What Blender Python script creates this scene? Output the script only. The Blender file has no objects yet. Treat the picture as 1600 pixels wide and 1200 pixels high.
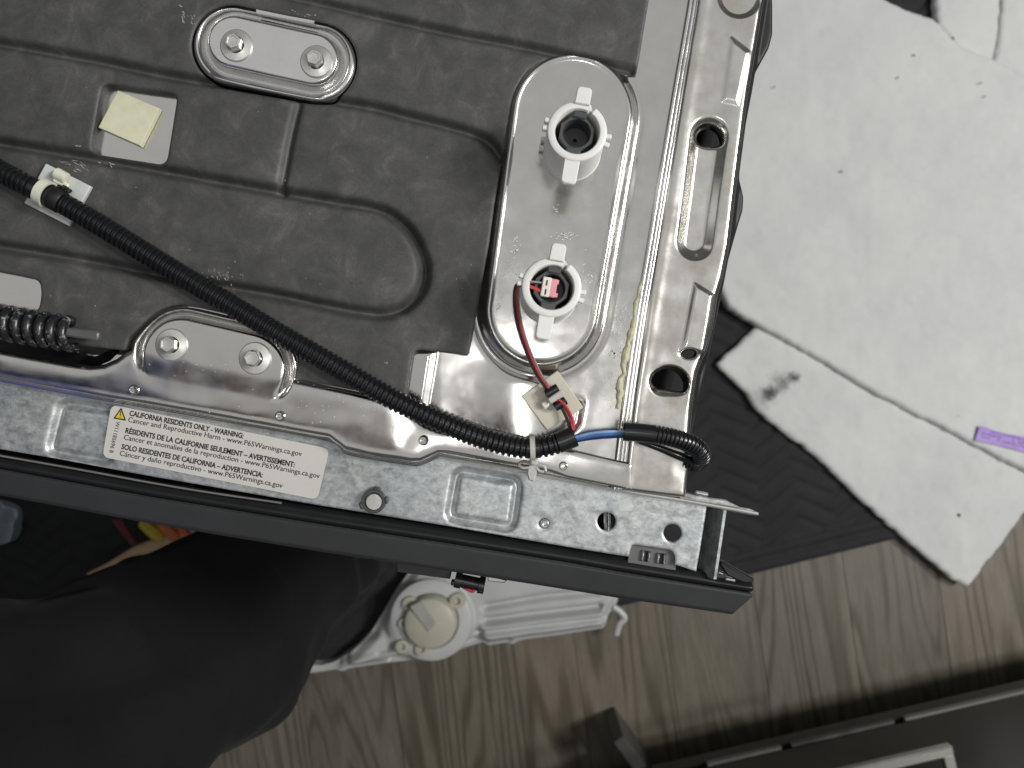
import bpy, math, random
import numpy as np
from mathutils import Vector, Matrix
C = bpy.context.scene.collection
random.seed(4); RNG = np.random.default_rng(4)

# ------------------------------------------------------------------ camera, light, exposure
D = 0.32                 # lens height above the steel top (m)
S = 0.25e-3              # metres of steel top per photograph pixel
sc = bpy.context.scene
cd = bpy.data.cameras.new('camera'); cam = bpy.data.objects.new('camera', cd); C.objects.link(cam)
cam.location = (0, 0, D); cam.rotation_euler = (0, 0, 0)
cd.sensor_width = 36; cd.lens = 36*D/(1600*S); cd.clip_start = 0.01; cd.clip_end = 60
cd.dof.use_dof = True; cd.dof.focus_distance = D-0.004; cd.dof.aperture_fstop = 16
sc.camera = cam
w = bpy.data.worlds.new('World'); sc.world = w; w.use_nodes = True
bg = w.node_tree.nodes['Background']; bg.inputs[0].default_value = (0.93, 0.97, 1.0, 1); bg.inputs[1].default_value = 0.10
def lamp(name, loc, size, power, col=(1, 1, 1), size_y=None, aim=None, shape=None):
    l = bpy.data.lights.new(name, 'AREA'); l.energy = power; l.color = col; l.size = size
    if size_y: l.shape = 'RECTANGLE'; l.size_y = size_y
    if shape: l.shape = shape
    o = bpy.data.objects.new(name, l); C.objects.link(o); o.location = loc
    if aim: o.rotation_euler = (Vector(aim)-Vector(loc)).to_track_quat('-Z', 'Y').to_euler()
    return o
lamp('ceiling_bounce_fill', (0.2, -0.12, 1.75), 3.6, 14.5, (1, 0.985, 0.965), 2.9)  # added soft fill, stands in for a bright ceiling and its reflection
lamp('overhead_lamp', (0.015, -0.03, 1.7), 0.15, 1.3, (1, 0.99, 0.97), shape='DISK')
lamp('overhead_lamp', (2.1, 0.4, 1.7), 0.45, 46, (1, 0.985, 0.96), aim=(.2, -.1, -.3), shape='DISK')  # side lamp added for brightness, set outside the steel's mirrored view
lamp('overhead_lamp', (1.45, 0.0, 1.7), 0.16, 16, (1, 0.98, 0.95), shape='DISK')  # added fill, moved out so its glare misses the steel
sc.view_settings.view_transform = 'Standard'; sc.view_settings.look = 'None'
sc.view_settings.exposure = 0.02; sc.view_settings.gamma = 1
sc.cycles.max_bounces = 8

# ------------------------------------------------------------------ helpers
mm = 1e-3
def kz(z): return S*(D-z)/D
def W(px, py, z=0.0):
    k = kz(z); return Vector(((px-800)*k, (600-py)*k, z))
def tag(o, label=None, cat=None, group=None, kind=None):
    if label: o['label'] = label
    if cat: o['category'] = cat
    if group: o['group'] = group
    if kind: o['kind'] = kind
    return o
def thing(name, loc, label=None, cat=None, group=None, kind=None):
    o = bpy.data.objects.new(name, None); C.objects.link(o); o.location = loc; o.empty_display_size = 0.01
    return tag(o, label, cat, group, kind)
def wloc(o):
    l = Vector(o.location)
    return l
def adopt(o, parent):
    if parent is None: return o
    o.parent = parent
    root = parent; t = Vector((0, 0, 0))
    o.matrix_parent_inverse = Matrix.Translation(-Vector(parent.get('_w', parent.location)))
    return o
def link(name, me, m, parent=None, loc=None, rz=0.0):
    o = bpy.data.objects.new(name, me); C.objects.link(o)
    if m is not None and len(me.materials) == 0: me.materials.append(m)
    if loc is not None: o.location = loc
    o.rotation_euler.z = rz
    o['_w'] = tuple(o.location)
    return adopt(o, parent)
def mesh(verts, faces, smooth=True, name='m'):
    me = bpy.data.meshes.new(name)
    verts = np.asarray(verts, dtype=np.float32)
    me.from_pydata(verts.tolist(), [], [list(map(int, f)) for f in faces])
    if smooth: me.shade_smooth()
    me.update(); return me
def quadmesh(verts, quads, smooth_mask=None):
    me = bpy.data.meshes.new('sheet')
    verts = np.ascontiguousarray(verts, dtype=np.float32); quads = np.ascontiguousarray(quads, dtype=np.int32)
    n = len(quads)
    me.vertices.add(len(verts)); me.vertices.foreach_set('co', verts.ravel())
    me.loops.add(4*n); me.loops.foreach_set('vertex_index', quads.ravel())
    me.polygons.add(n); me.polygons.foreach_set('loop_start', np.arange(0, 4*n, 4, dtype=np.int32))
    me.update(calc_edges=True); me.validate()
    me.shade_smooth()
    return me

class MB:                                  # gathers simple solids into one mesh
    def __init__(s): s.v = []; s.f = []
    def add(s, v, f):
        b = len(s.v); s.v += [tuple(x) for x in v]; s.f += [[i+b for i in q] for q in f]
    def box(s, c, size, rz=0, bev=0.0, tilt=None):
        x, y, z = size[0]/2, size[1]/2, size[2]/2; b = min(bev, x*.9, y*.9, z*.9)
        if b <= 0:
            v = [(sx*x, sy*y, sz*z) for sz in (-1, 1) for sx, sy in ((-1, -1), (1, -1), (1, 1), (-1, 1))]
            f = [(3, 2, 1, 0), (4, 5, 6, 7), (0, 1, 5, 4), (1, 2, 6, 5), (2, 3, 7, 6), (3, 0, 4, 7)]
        else:
            rings = []
            for zz, ins in ((-z, b), (-z+b, 0), (z-b, 0), (z, b)):
                r = []
                for (sx, sy) in ((-1, -1), (1, -1), (1, 1), (-1, 1)):
                    a = (sx*(x-ins-b), sy*(y-ins)); c2 = (sx*(x-ins), sy*(y-ins-b))
                    pr = [a, c2] if sx*sy < 0 else [c2, a]
                    if ins: pr = [(sx*(x-ins), sy*(y-ins))]*2 if False else [(sx*(x-b-b*.3), sy*(y-b)), (sx*(x-b), sy*(y-b-b*.3))] if sx*sy < 0 else [(sx*(x-b), sy*(y-b-b*.3)), (sx*(x-b-b*.3), sy*(y-b))]
                    r += [(p[0], p[1], zz) for p in pr]
                rings.append(r)
            # order round the rectangle
            v = [p for r in rings for p in r]; n = 8; f = [tuple(range(n-1, -1, -1)), tuple(range(3*n, 4*n))]
            for i in range(3):
                for j in range(n): f.append((i*n+j, i*n+(j+1) % n, (i+1)*n+(j+1) % n, (i+1)*n+j))
        R = Matrix.Rotation(rz, 3, 'Z')
        if tilt is not None: R = R @ tilt
        s.add([R @ Vector(p) + Vector(c) for p in v], f); return s
    def prism(s, pts, z0, z1, bev=0.0, zs=None):             # pts: world xy list (ccw or cw)
        A = sum(pts[i][0]*pts[(i+1) % len(pts)][1]-pts[(i+1) % len(pts)][0]*pts[i][1] for i in range(len(pts)))
        if A < 0: pts = pts[::-1]
        n = len(pts); v = [(p[0], p[1], z0) for p in pts]
        if bev > 0:
            v += [(p[0], p[1], z1-bev) for p in pts]
            ins = []
            for i in range(n):
                a, b, c = Vector(pts[i-1][:2]), Vector(pts[i][:2]), Vector(pts[(i+1) % n][:2])
                e = ((b-a).normalized()+(c-b).normalized()); e = e.normalized() if e.length > 1e-9 else (c-b).normalized()
                ins.append((b.x-e.y*bev, b.y+e.x*bev, z1))
            v += ins; L = 3
        else: v += [(p[0], p[1], z1) for p in pts]; L = 2
        f = [tuple(range(n-1, -1, -1)), tuple(range((L-1)*n, L*n))]
        for l in range(L-1):
            for j in range(n): f.append((l*n+j, l*n+(j+1) % n, (l+1)*n+(j+1) % n, (l+1)*n+j))
        s.add(v, f); return s
    def lathe(s, prof, n=28, c=(0, 0, 0), tilt=None, zt=None):    # prof: (r,z)
        v = []; f = []
        for (r, z) in prof:
            for j in range(n):
                a = 2*math.pi*j/n; v.append(Vector((r*math.cos(a), r*math.sin(a), z if zt is None else zt(a, r, z))))
        for i in range(len(prof)-1):
            for j in range(n): f.append((i*n+j, i*n+(j+1) % n, (i+1)*n+(j+1) % n, (i+1)*n+j))
        if tilt is not None: v = [tilt @ p for p in v]
        s.add([p+Vector(c) for p in v], f); return s
    def cap(s, r, z, n=28, c=(0, 0, 0)):
        v = [(c[0]+r*math.cos(2*math.pi*j/n), c[1]+r*math.sin(2*math.pi*j/n), c[2]+z) for j in range(n)]
        s.add(v, [tuple(range(n))]); return s
    def tube(s, path, rad, n=12, caps=True):
        P = [Vector(p) for p in path]; N = len(P); up = None; rings = []
        for i in range(N):
            t = (P[min(i+1, N-1)]-P[max(i-1, 0)]).normalized()
            if up is None:
                up = Vector((0, 0, 1)) if abs(t.z) < .9 else Vector((1, 0, 0))
            up = (up-t*up.dot(t)).normalized(); side = t.cross(up)
            r = rad(i/(N-1)) if callable(rad) else (rad[i] if hasattr(rad, '__len__') else rad)
            rings.append([P[i]+(side*math.cos(2*math.pi*j/n)+up*math.sin(2*math.pi*j/n))*r for j in range(n)])
        v = [p for r in rings for p in r]; f = []
        for i in range(N-1):
            for j in range(n): f.append((i*n+j, (i+1)*n+j, (i+1)*n+(j+1) % n, i*n+(j+1) % n))
        if caps: f += [tuple(range(n)), tuple(range(N*n-1, (N-1)*n-1, -1))]
        s.add(v, f); return s
    def obj(s, name, m, parent=None, loc=None, rz=0.0, smooth=True, sharp=35):
        me = bpy.data.meshes.new(name); me.from_pydata([tuple(p) for p in s.v], [], s.f); me.update()
        if smooth: 
            me.shade_smooth()
            try: me.set_sharp_from_angle(angle=math.radians(sharp))
            except Exception: pass
        return link(name, me, m, parent, loc, rz)

def catmull(pts, step):
    P = [Vector(p) for p in pts]; P = [P[0]*2-P[1]]+P+[P[-1]*2-P[-2]]; out = []
    for i in range(1, len(P)-2):
        n = max(2, int((P[i+1]-P[i]).length/step))
        for k in range(n):
            t = k/n; a, b, c, d = P[i-1], P[i], P[i+1], P[i+2]
            out.append(.5*((2*b)+(c-a)*t+(2*a-5*b+4*c-d)*t*t+(3*b-a-3*c+d)*t**3))
    out.append(P[-2]); return out
def resample(path, step):
    out = [path[0]]; acc = 0
    for a, b in zip(path[:-1], path[1:]):
        L = (b-a).length; pos = step-acc
        while pos <= L: out.append(a.lerp(b, pos/L)); pos += step
        acc = L-(pos-step)
    return out
def smooth_closed(pts, n=6):              # dense closed catmull outline in px
    P = [np.array(p, float) for p in pts]; N = len(P); out = []
    for i in range(N):
        a, b, c, d = P[i-1], P[i], P[(i+1) % N], P[(i+2) % N]
        for k in range(n):
            t = k/n; out.append(tuple(.5*((2*b)+(c-a)*t+(2*a-5*b+4*c-d)*t*t+(3*b-a-3*c+d)*t**3)))
    return out
def fillet(pts, r, n=5):
    out = []; N = len(pts)
    for i in range(N):
        p = pts[i]; rr = p[2] if len(p) > 2 else r
        a, b, c = (np.array(pts[i-1][:2], float), np.array(p[:2], float), np.array(pts[(i+1) % N][:2], float))
        u = a-b; v = c-b; lu, lv = np.linalg.norm(u), np.linalg.norm(v)
        q = min(rr, lu*.48, lv*.48)
        if q < .5: out.append(tuple(b)); continue
        p0 = b+u/lu*q; p1 = b+v/lv*q
        for k in range(n+1):
            t = k/n; out.append(tuple((1-t)**2*p0+2*t*(1-t)*b+t*t*p1))
    return out
# --- distance fields in photograph pixels
def segd(X, Y, a, b):
    ax, ay = a; bx, by = b; dx, dy = bx-ax, by-ay; L = dx*dx+dy*dy+1e-12
    t = np.clip(((X-ax)*dx+(Y-ay)*dy)/L, 0, 1); return (X-ax-t*dx)**2+(Y-ay-t*dy)**2
def polyline(X, Y, pts):
    d = np.full(X.shape, 1e12)
    for a, b in zip(pts[:-1], pts[1:]): d = np.minimum(d, segd(X, Y, a, b))
    return np.sqrt(d)
def poly(X, Y, pts):
    d = np.full(X.shape, 1e12); ins = np.zeros(X.shape, bool); N = len(pts)
    for i in range(N):
        a, b = pts[i], pts[(i+1) % N]; d = np.minimum(d, segd(X, Y, a, b))
        if a[1] != b[1]:
            c = (a[1] > Y) != (b[1] > Y); ins ^= c & (X < (b[0]-a[0])*(Y-a[1])/(b[1]-a[1])+a[0])
    d = np.sqrt(d); return np.where(ins, -d, d)
def capsule(X, Y, a, b, r1, r2=None):
    r2 = r1 if r2 is None else r2; dx, dy = b[0]-a[0], b[1]-a[1]; L = dx*dx+dy*dy
    t = np.clip(((X-a[0])*dx+(Y-a[1])*dy)/L, 0, 1)
    return np.hypot(X-a[0]-t*dx, Y-a[1]-t*dy)-(r1+(r2-r1)*t)
def sst(e0, e1, x):
    t = np.clip((x-e0)/(e1-e0), 0, 1); return t*t*(3-2*t)
def vnoise(X, Y, scale, seed=0):          # smooth value noise, about -1..1
    r = np.random.default_rng(seed); G = r.uniform(-1, 1, (64, 64))
    x = X/scale+100.3; y = Y/scale+100.7; xi = np.floor(x).astype(int); yi = np.floor(y).astype(int)
    fx = x-xi; fy = y-yi; fx = fx*fx*(3-2*fx); fy = fy*fy*(3-2*fy)
    g = lambda i, j: G[i % 64, j % 64]
    return (g(xi, yi)*(1-fx)+g(xi+1, yi)*fx)*(1-fy)+(g(xi, yi+1)*(1-fx)+g(xi+1, yi+1)*fx)*fy
def sheet(name, sdf, zf, bbox, res, z0, m, parent=None, skirt=0.0, floor_z=None):
    """a pressed sheet: outline and relief from distance fields given in photograph pixels at height z0"""
    x0, y0, x1, y1 = bbox
    xs = np.arange(x0, x1+res, res); ys = np.arange(y0, y1+res, res)
    X, Y = np.meshgrid(xs.astype(float), ys.astype(float)); d = sdf(X, Y)
    gy, gx = np.gradient(d, res); g = np.hypot(gx, gy)+1e-9
    lim = 1.15*res; out = (d > 0) & (d < lim)
    X = np.where(out, X-d*gx/g, X); Y = np.where(out, Y-d*gy/g, Y)
    z = zf(X, Y, np.minimum(d, 0))
    k = kz(z0); V = np.stack([(X-800)*k, (600-Y)*k, z0+z], -1).reshape(-1, 3)
    ok = d < lim; H, Wd = d.shape
    fk = ok[:-1, :-1] & ok[1:, :-1] & ok[:-1, 1:] & ok[1:, 1:]
    I = np.arange(H*Wd).reshape(H, Wd)
    q = np.stack([I[1:, :-1], I[1:, 1:], I[:-1, 1:], I[:-1, :-1]], -1)[fk]
    if skirt:
        e = np.concatenate([q[:, [0, 1]], q[:, [1, 2]], q[:, [2, 3]], q[:, [3, 0]]])
        key = np.sort(e, 1); kk = key[:, 0].astype(np.int64)*(H*Wd)+key[:, 1]
        u, idx, cnt = np.unique(kk, return_index=True, return_counts=True); be = e[idx[cnt == 1]]
        bv = np.unique(be); mp = np.full(H*Wd, -1); n0 = len(V); mp[bv] = np.arange(len(bv))
        top = V[bv].copy(); bot = V[bv].copy(); bot[:, 2] -= skirt
        if floor_z is not None: bot[:, 2] = floor_z
        V = np.concatenate([V, top, bot])
        a = mp[be[:, 0]]+n0; b = mp[be[:, 1]]+n0; n1 = len(bv)
        q = np.concatenate([q, np.stack([b, a, a+n1, b+n1], -1)])
    used = np.unique(q); rm = np.full(len(V), -1); rm[used] = np.arange(len(used))
    me = quadmesh(V[used], rm[q])
    return link(name, me, m, parent)

# ------------------------------------------------------------------ materials
def nodes(name):
    m = bpy.data.materials.new(name); m.use_nodes = True; nt = m.node_tree
    return m, nt, nt.nodes['Principled BSDF']
def N(nt, t, **k):
    n = nt.nodes.new(t)
    for a, v in k.items(): setattr(n, a, v)
    return n
def coords(nt, scale=(1, 1, 1), rot=0, random_shift=False):
    tc = N(nt, 'ShaderNodeTexCoord'); mp = N(nt, 'ShaderNodeMapping'); src = tc.outputs['Object']
    if random_shift:
        oi = N(nt, 'ShaderNodeObjectInfo'); mu = N(nt, 'ShaderNodeMath', operation='MULTIPLY'); mu.inputs[1].default_value = 37.0
        nt.links.new(oi.outputs['Random'], mu.inputs[0]); ad = N(nt, 'ShaderNodeVectorMath', operation='ADD')
        nt.links.new(src, ad.inputs[0]); nt.links.new(mu.outputs[0], ad.inputs[1]); src = ad.outputs[0]
    nt.links.new(src, mp.inputs['Vector']); mp.inputs['Scale'].default_value = scale; mp.inputs['Rotation'].default_value = (0, 0, rot)
    return mp.outputs['Vector']
def noise(nt, vec, scale, detail=4, rough=.55, dist=0):
    n = N(nt, 'ShaderNodeTexNoise'); n.inputs['Scale'].default_value = scale; n.inputs['Detail'].default_value = detail
    n.inputs['Roughness'].default_value = rough; n.inputs['Distortion'].default_value = dist
    nt.links.new(vec, n.inputs['Vector']); return n.outputs['Fac']
def ramp(nt, fac, stops):
    r = N(nt, 'ShaderNodeValToRGB'); e = r.color_ramp.elements
    while len(e) < len(stops): e.new(.5)
    for i, (p, c) in enumerate(stops):
        e[i].position = p; e[i].color = (c if hasattr(c, '__len__') else (c, c, c))[:3]+(1,) if hasattr(c, '__len__') else (c, c, c, 1)
    nt.links.new(fac, r.inputs[0]); return r.outputs[0]
def bump(nt, bs, h, strength, dist):
    b = N(nt, 'ShaderNodeBump'); b.inputs['Strength'].default_value = strength; b.inputs['Distance'].default_value = dist
    nt.links.new(h, b.inputs['Height'])
    prev = bs.inputs['Normal'].links
    if prev: nt.links.new(prev[0].from_socket, b.inputs['Normal'])
    nt.links.new(b.outputs[0], bs.inputs['Normal'])
def mix(nt, a, b, fac, mode='MIX'):
    n = N(nt, 'ShaderNodeMix', data_type='RGBA', blend_type=mode)
    for s, v in ((n.inputs[6], a), (n.inputs[7], b), (n.inputs[0], fac)):
        if hasattr(v, 'is_output'): nt.links.new(v, s)
        elif hasattr(v, '__len__'): s.default_value = tuple(v[:3])+(1,)
        else: s.default_value = v
    return n.outputs[2]
def plain(name, col, rough=.5, metal=0, var=.15, vscale=120, bmp=.2, bscale=900, bdist=2e-4, spec=.5, sss=0, coat=0):
    m, nt, b = nodes(name); v = coords(nt)
    n = noise(nt, v, vscale, 5, .6)
    lo = tuple(c*(1-var) for c in col); hi = tuple(min(1, c*(1+var)) for c in col)
    nt.links.new(ramp(nt, n, [(.3, lo), (.7, hi)]), b.inputs['Base Color'])
    b.inputs['Roughness'].default_value = rough; b.inputs['Metallic'].default_value = metal
    b.inputs['Specular IOR Level'].default_value = spec
    if sss:
        b.inputs['Subsurface Weight'].default_value = sss; b.inputs['Subsurface Radius'].default_value = (.004, .004, .003); b.inputs['Subsurface Scale'].default_value = .5
    if bmp: bump(nt, b, noise(nt, v, bscale, 3), bmp, bdist)
    return m
def steel(name, col, r0, r1, wave=.25, wscale=28, tint=None):
    m, nt, b = nodes(name); v = coords(nt)
    big = noise(nt, v, wscale, 3, .5); fine = noise(nt, coords(nt, (1, .14, 1), .17), 1400, 3, .6); blot = noise(nt, v, 75, 6, .65)
    nt.links.new(ramp(nt, blot, [(.3, tint or tuple(c*.9 for c in col)), (.55 if tint else .7, col)]), b.inputs['Base Color'])
    rr = ramp(nt, blot, [(.3, r0), (.72, r1)]); nt.links.new(rr, b.inputs['Roughness']); b.inputs['Metallic'].default_value = 1
    bump(nt, b, big, wave, 4e-3); bump(nt, b, fine, .02, 1e-4)
    return m
M = {}
M['steel'] = steel('stainless_steel', (.66, .645, .62), .11, .23, .08)
M['steel_rail'] = steel('stained_rail_steel', (.67, .655, .625), .16, .30, .06, 30, (.60, .565, .50))
M['steel_bright'] = steel('bright_steel', (.78, .77, .755), .13, .24, .12)
M['steel_flange'] = steel('warm_steel', (.64, .625, .60), .13, .25, .14, 22)
def galv():
    m, nt, b = nodes('galvanised_steel'); v = coords(nt, (1, 1.3, 1), .5)
    vo = N(nt, 'ShaderNodeTexVoronoi'); vo.inputs['Scale'].default_value = 170; nt.links.new(v, vo.inputs['Vector'])
    n = noise(nt, v, 230, 8, .75, .35); n2 = noise(nt, v, 34, 5, .6); n3 = noise(nt, v, 700, 6, .7)
    bw = N(nt, 'ShaderNodeRGBToBW'); nt.links.new(vo.outputs['Color'], bw.inputs[0])
    c = ramp(nt, n, [(.36, (.37, .385, .39)), (.5, (.56, .58, .575)), (.66, (.74, .755, .745))])
    c = mix(nt, c, ramp(nt, n3, [(.35, .72), (.6, 1.0)]), .55, 'MULTIPLY')
    c = mix(nt, c, ramp(nt, n2, [(.35, (.82, .86, .90)), (.65, (1, 1, .98))]), .8, 'MULTIPLY')
    c = mix(nt, c, ramp(nt, bw.outputs[0], [(.2, .82), (.8, 1.0)]), .5, 'MULTIPLY')
    nt.links.new(c, b.inputs['Base Color']); b.inputs['Metallic'].default_value = .62
    nt.links.new(ramp(nt, n, [(.3, .30), (.7, .48)]), b.inputs['Roughness'])
    bump(nt, b, n, .25, 2.5e-4); bump(nt, b, n2, .2, 2e-3); return m
M['galv'] = galv()
M['zinc'] = plain('bright_zinc', (.74, .73, .69), .33, .8, .08, 300, .2, 900, 1e-4)
def bitumen():
    m, nt, b = nodes('bitumen_mat'); v = coords(nt)
    n1 = noise(nt, v, 95, 7, .68, .6); n2 = noise(nt, v, 26, 4, .6); n3 = noise(nt, v, 1500, 4, .7); n4 = noise(nt, v, 330, 4, .6)
    c = ramp(nt, n1, [(.27, (.046, .0462, .0458)), (.44, (.062, .062, .061)), (.57, (.077, .0767, .0745)), (.76, (.130, .128, .122))])
    c = mix(nt, c, ramp(nt, n2, [(.3, .80), (.7, 1.18)]), .8, 'MULTIPLY')
    c = mix(nt, c, ramp(nt, n3, [(.3, .72), (.55, 1.0), (.78, 1.5)]), .6, 'MULTIPLY')
    nt.links.new(c, b.inputs['Base Color']); nt.links.new(ramp(nt, n2, [(.3, .62), (.7, .50)]), b.inputs['Roughness'])
    b.inputs['Specular IOR Level'].default_value = .45
    bump(nt, b, n1, .35, 6e-4); bump(nt, b, n4, .25, 3e-4); bump(nt, b, n3, .3, 8e-5); return m
M['mat'] = bitumen()
M['black_plastic'] = plain('black_conduit_plastic', (.0085, .009, .0105), .27, 0, .2, 200, .15, 900, 1e-4, .6)
M['black_rubber'] = plain('black_rubber', (.011, .011, .012), .5, 0, .3, 300, .3, 1800, 1e-4, .4)
M['door_grey'] = plain('charcoal_door_paint', (.030, .031, .0325), .45, 0, .12, 60, .2, 2600, 4e-5, .4)
M['door_black'] = plain('black_door_plastic', (.010, .0105, .0115), .42, 0, .2, 60, .1, 2000, 4e-5, .45)
M['socket'] = plain('white_socket_plastic', (.80, .80, .77), .30, 0, .03, 60, .05, 500, 1e-4, .5, .25)
M['core'] = plain('charcoal_lamp_plastic', (.062, .064, .067), .42, 0, .1, 200, .1, 900, 5e-5)
M['insert'] = plain('grey_insert_plastic', (.12, .12, .12), .45, .2, .1, 200, .1)
M['trim'] = plain('dull_trim', (.22, .215, .205), .5, .3, .1, 200, .1)
M['hole'] = plain('gap_shade', (.006, .006, .007), .7, 0, .1)  # near-black, puts the shade of gaps, slots and joints into the colour
M['cream'] = plain('cream_foam_tape', (.66, .65, .47), .55, 0, .09, 160, .35, 700, 2e-4, .3)
M['mount'] = plain('beige_mount_plastic', (.55, .52, .42), .42, 0, .05, 100, .1, 400, 2e-4)
M['white_mount'] = plain('milky_mount_plastic', (.58, .60, .58), .34, 0, .1, 110, .08, 300, 2e-4, .5, .2)
M['nylon'] = plain('yellowed_nylon', (.70, .70, .58), .36, 0, .06, 140, .06, 300, 2e-4, .5, .2)
M['tie'] = plain('grey_nylon_tie', (.48, .47, .43), .4, 0, .06, 300, .05)
M['label'] = plain('label_paper', (.62, .60, .565), .42, 0, .03, 40, .05, 500, 5e-5)
M['ink'] = plain('black_ink', (.018, .018, .02), .6, 0, .05, 40, 0)
M['yellow'] = plain('warning_yellow', (.72, .52, .03), .5, 0, .08, 200, 0)
M['sealant'] = plain('cream_sealant', (.55, .53, .36), .65, 0, .2, 500, .8, 1100, 5e-4)
M['white_flake'] = plain('white_flakes', (.72, .72, .69), .7, 0, .1)
M['scuff'] = plain('scuff_grey', (.38, .38, .37), .7, 0, .2, 900, 0)
M['red_wire'] = plain('red_wire', (.52, .05, .055), .38, 0, .1, 200, 0)
M['dark_red_wire'] = plain('dark_red_wire', (.14, .025, .035), .5, 0, .1, 200, 0)
M['grey_wire'] = plain('grey_wire', (.26, .25, .24), .42, 0, .1, 200, 0)
M['dark_wire'] = plain('dark_wire', (.055, .04, .04), .42, 0, .1, 200, 0)
M['blue_wire'] = plain('blue_wire', (.055, .18, .50), .36, 0, .1, 200, 0)
M['pale_blue_wire'] = plain('pale_blue_wire', (.28, .45, .66), .36, 0, .1, 200, 0)
M['navy_wire'] = plain('navy_wire', (.012, .03, .13), .4, 0, .1, 200, 0)
M['pink'] = plain('pink_plug_plastic', (.78, .33, .37), .4, 0, .06, 300, 0)
M['plug'] = plain('off_white_plug_plastic', (.80, .74, .66), .4, 0, .06, 300, 0)
M['pan'] = plain('white_pan_plastic', (.47, .475, .47), .42, 0, .05, 18, .15, 120, 4e-4)
M['knob'] = plain('cream_knob_plastic', (.44, .43, .345), .42, 0, .05, 30, .1, 200, 3e-4)
M['knob_grey'] = plain('grey_slot_plastic', (.34, .34, .32), .45, 0, .1, 30, .1)
M['purple'] = plain('purple_tag_paper', (.40, .27, .66), .6, 0, .15, 140, .1)
M['purple_ink'] = plain('purple_tag_ink', (.16, .09, .33), .6, 0, .1, 140, 0)
M['cabinet'] = plain('dark_cabinet_lacquer', (.030, .027, .025), .34, 0, .2, 14, .15, 900, 1e-4)
M['cabinet_edge'] = plain('cabinet_edge_grey', (.17, .165, .155), .4, 0, .1, 60, .1)
M['cabinet_mid'] = plain('cabinet_mid_grey', (.085, .08, .075), .4, 0, .1, 60, .1)
M['cabinet_side'] = plain('cabinet_side_lacquer', (.06, .057, .053), .4, 0, .1, 60, .1)
M['handle'] = plain('brushed_handle', (.50, .485, .455), .38, .9, .06, 200, .05)
M['tan'] = plain('tan_sheath', (.58, .40, .23), .55, 0, .15, 60, .2)
M['orange'] = plain('orange_wire', (.62, .17, .05), .45, 0, .15, 60, 0)
M['yellow_wire'] = plain('yellow_wire', (.58, .44, .06), .45, 0, .15, 60, 0)
M['pale_cloth'] = plain('pale_blue_cloth', (.40, .46, .52), .8, 0, .15, 30, .4, 200, 2e-3)
M['skin'] = plain('skin', (.40, .22, .15), .5, 0, .1, 40, .1, 300, 3e-4, .4, .2)
M['shirt'] = plain('blue_shirt', (.10, .15, .42), .85, 0, .15, 20, .3, 400, 8e-4)
M['hair'] = plain('dark_hair', (.02, .015, .012), .6, 0, .2, 200, .5, 600)
def trousers():
    m, nt, b = nodes('black_trouser_cloth'); v = coords(nt)
    n = noise(nt, v, 14, 4, .6); n2 = noise(nt, v, 1600, 3, .7); n3 = noise(nt, v, 90, 3)
    nt.links.new(ramp(nt, n, [(.3, (.0036, .0038, .0044)), (.7, (.0075, .0078, .0086))]), b.inputs['Base Color'])
    b.inputs['Roughness'].default_value = .9; b.inputs['Specular IOR Level'].default_value = .25; b.inputs['Sheen Weight'].default_value = .03; b.inputs['Sheen Roughness'].default_value = .5
    bump(nt, b, n3, .3, 3e-3); bump(nt, b, n2, .4, 2e-4); return m
M['trousers'] = trousers()
def fleece():
    m, nt, b = nodes('white_fleece'); v = coords(nt)
    n = noise(nt, v, 9, 5, .6); n2 = noise(nt, v, 420, 6, .75, 1.5); n3 = noise(nt, v, 42, 5, .62)
    c = ramp(nt, n, [(.3, (.59, .605, .60)), (.7, (.66, .665, .65))])
    c = mix(nt, c, ramp(nt, n3, [(.28, .90), (.5, 1.0)]), .55, 'MULTIPLY')
    nt.links.new(c, b.inputs['Base Color']); b.inputs['Roughness'].default_value = .95
    b.inputs['Sheen Weight'].default_value = .2
    bump(nt, b, n2, .22, 6e-4); bump(nt, b, n3, .14, 5e-3); return m
M['fleece'] = fleece()
M['stain'] = plain('dark_stain', (.035, .038, .042), .95, 0, .4, 200, .4, 600, 1e-3)
def quilt():
    m, nt, b = nodes('black_quilt'); v = coords(nt)
    n = noise(nt, v, 30, 4); n2 = noise(nt, v, 900, 4, .7)
    nt.links.new(ramp(nt, n, [(.3, (.0062, .0066, .0080)), (.7, (.0110, .0117, .0138))]), b.inputs['Base Color'])
    b.inputs['Roughness'].default_value = .8; b.inputs['Sheen Weight'].default_value = .15
    bump(nt, b, n2, .5, 4e-4); bump(nt, b, n, .4, 3e-3); return m
M['quilt'] = quilt()
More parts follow.
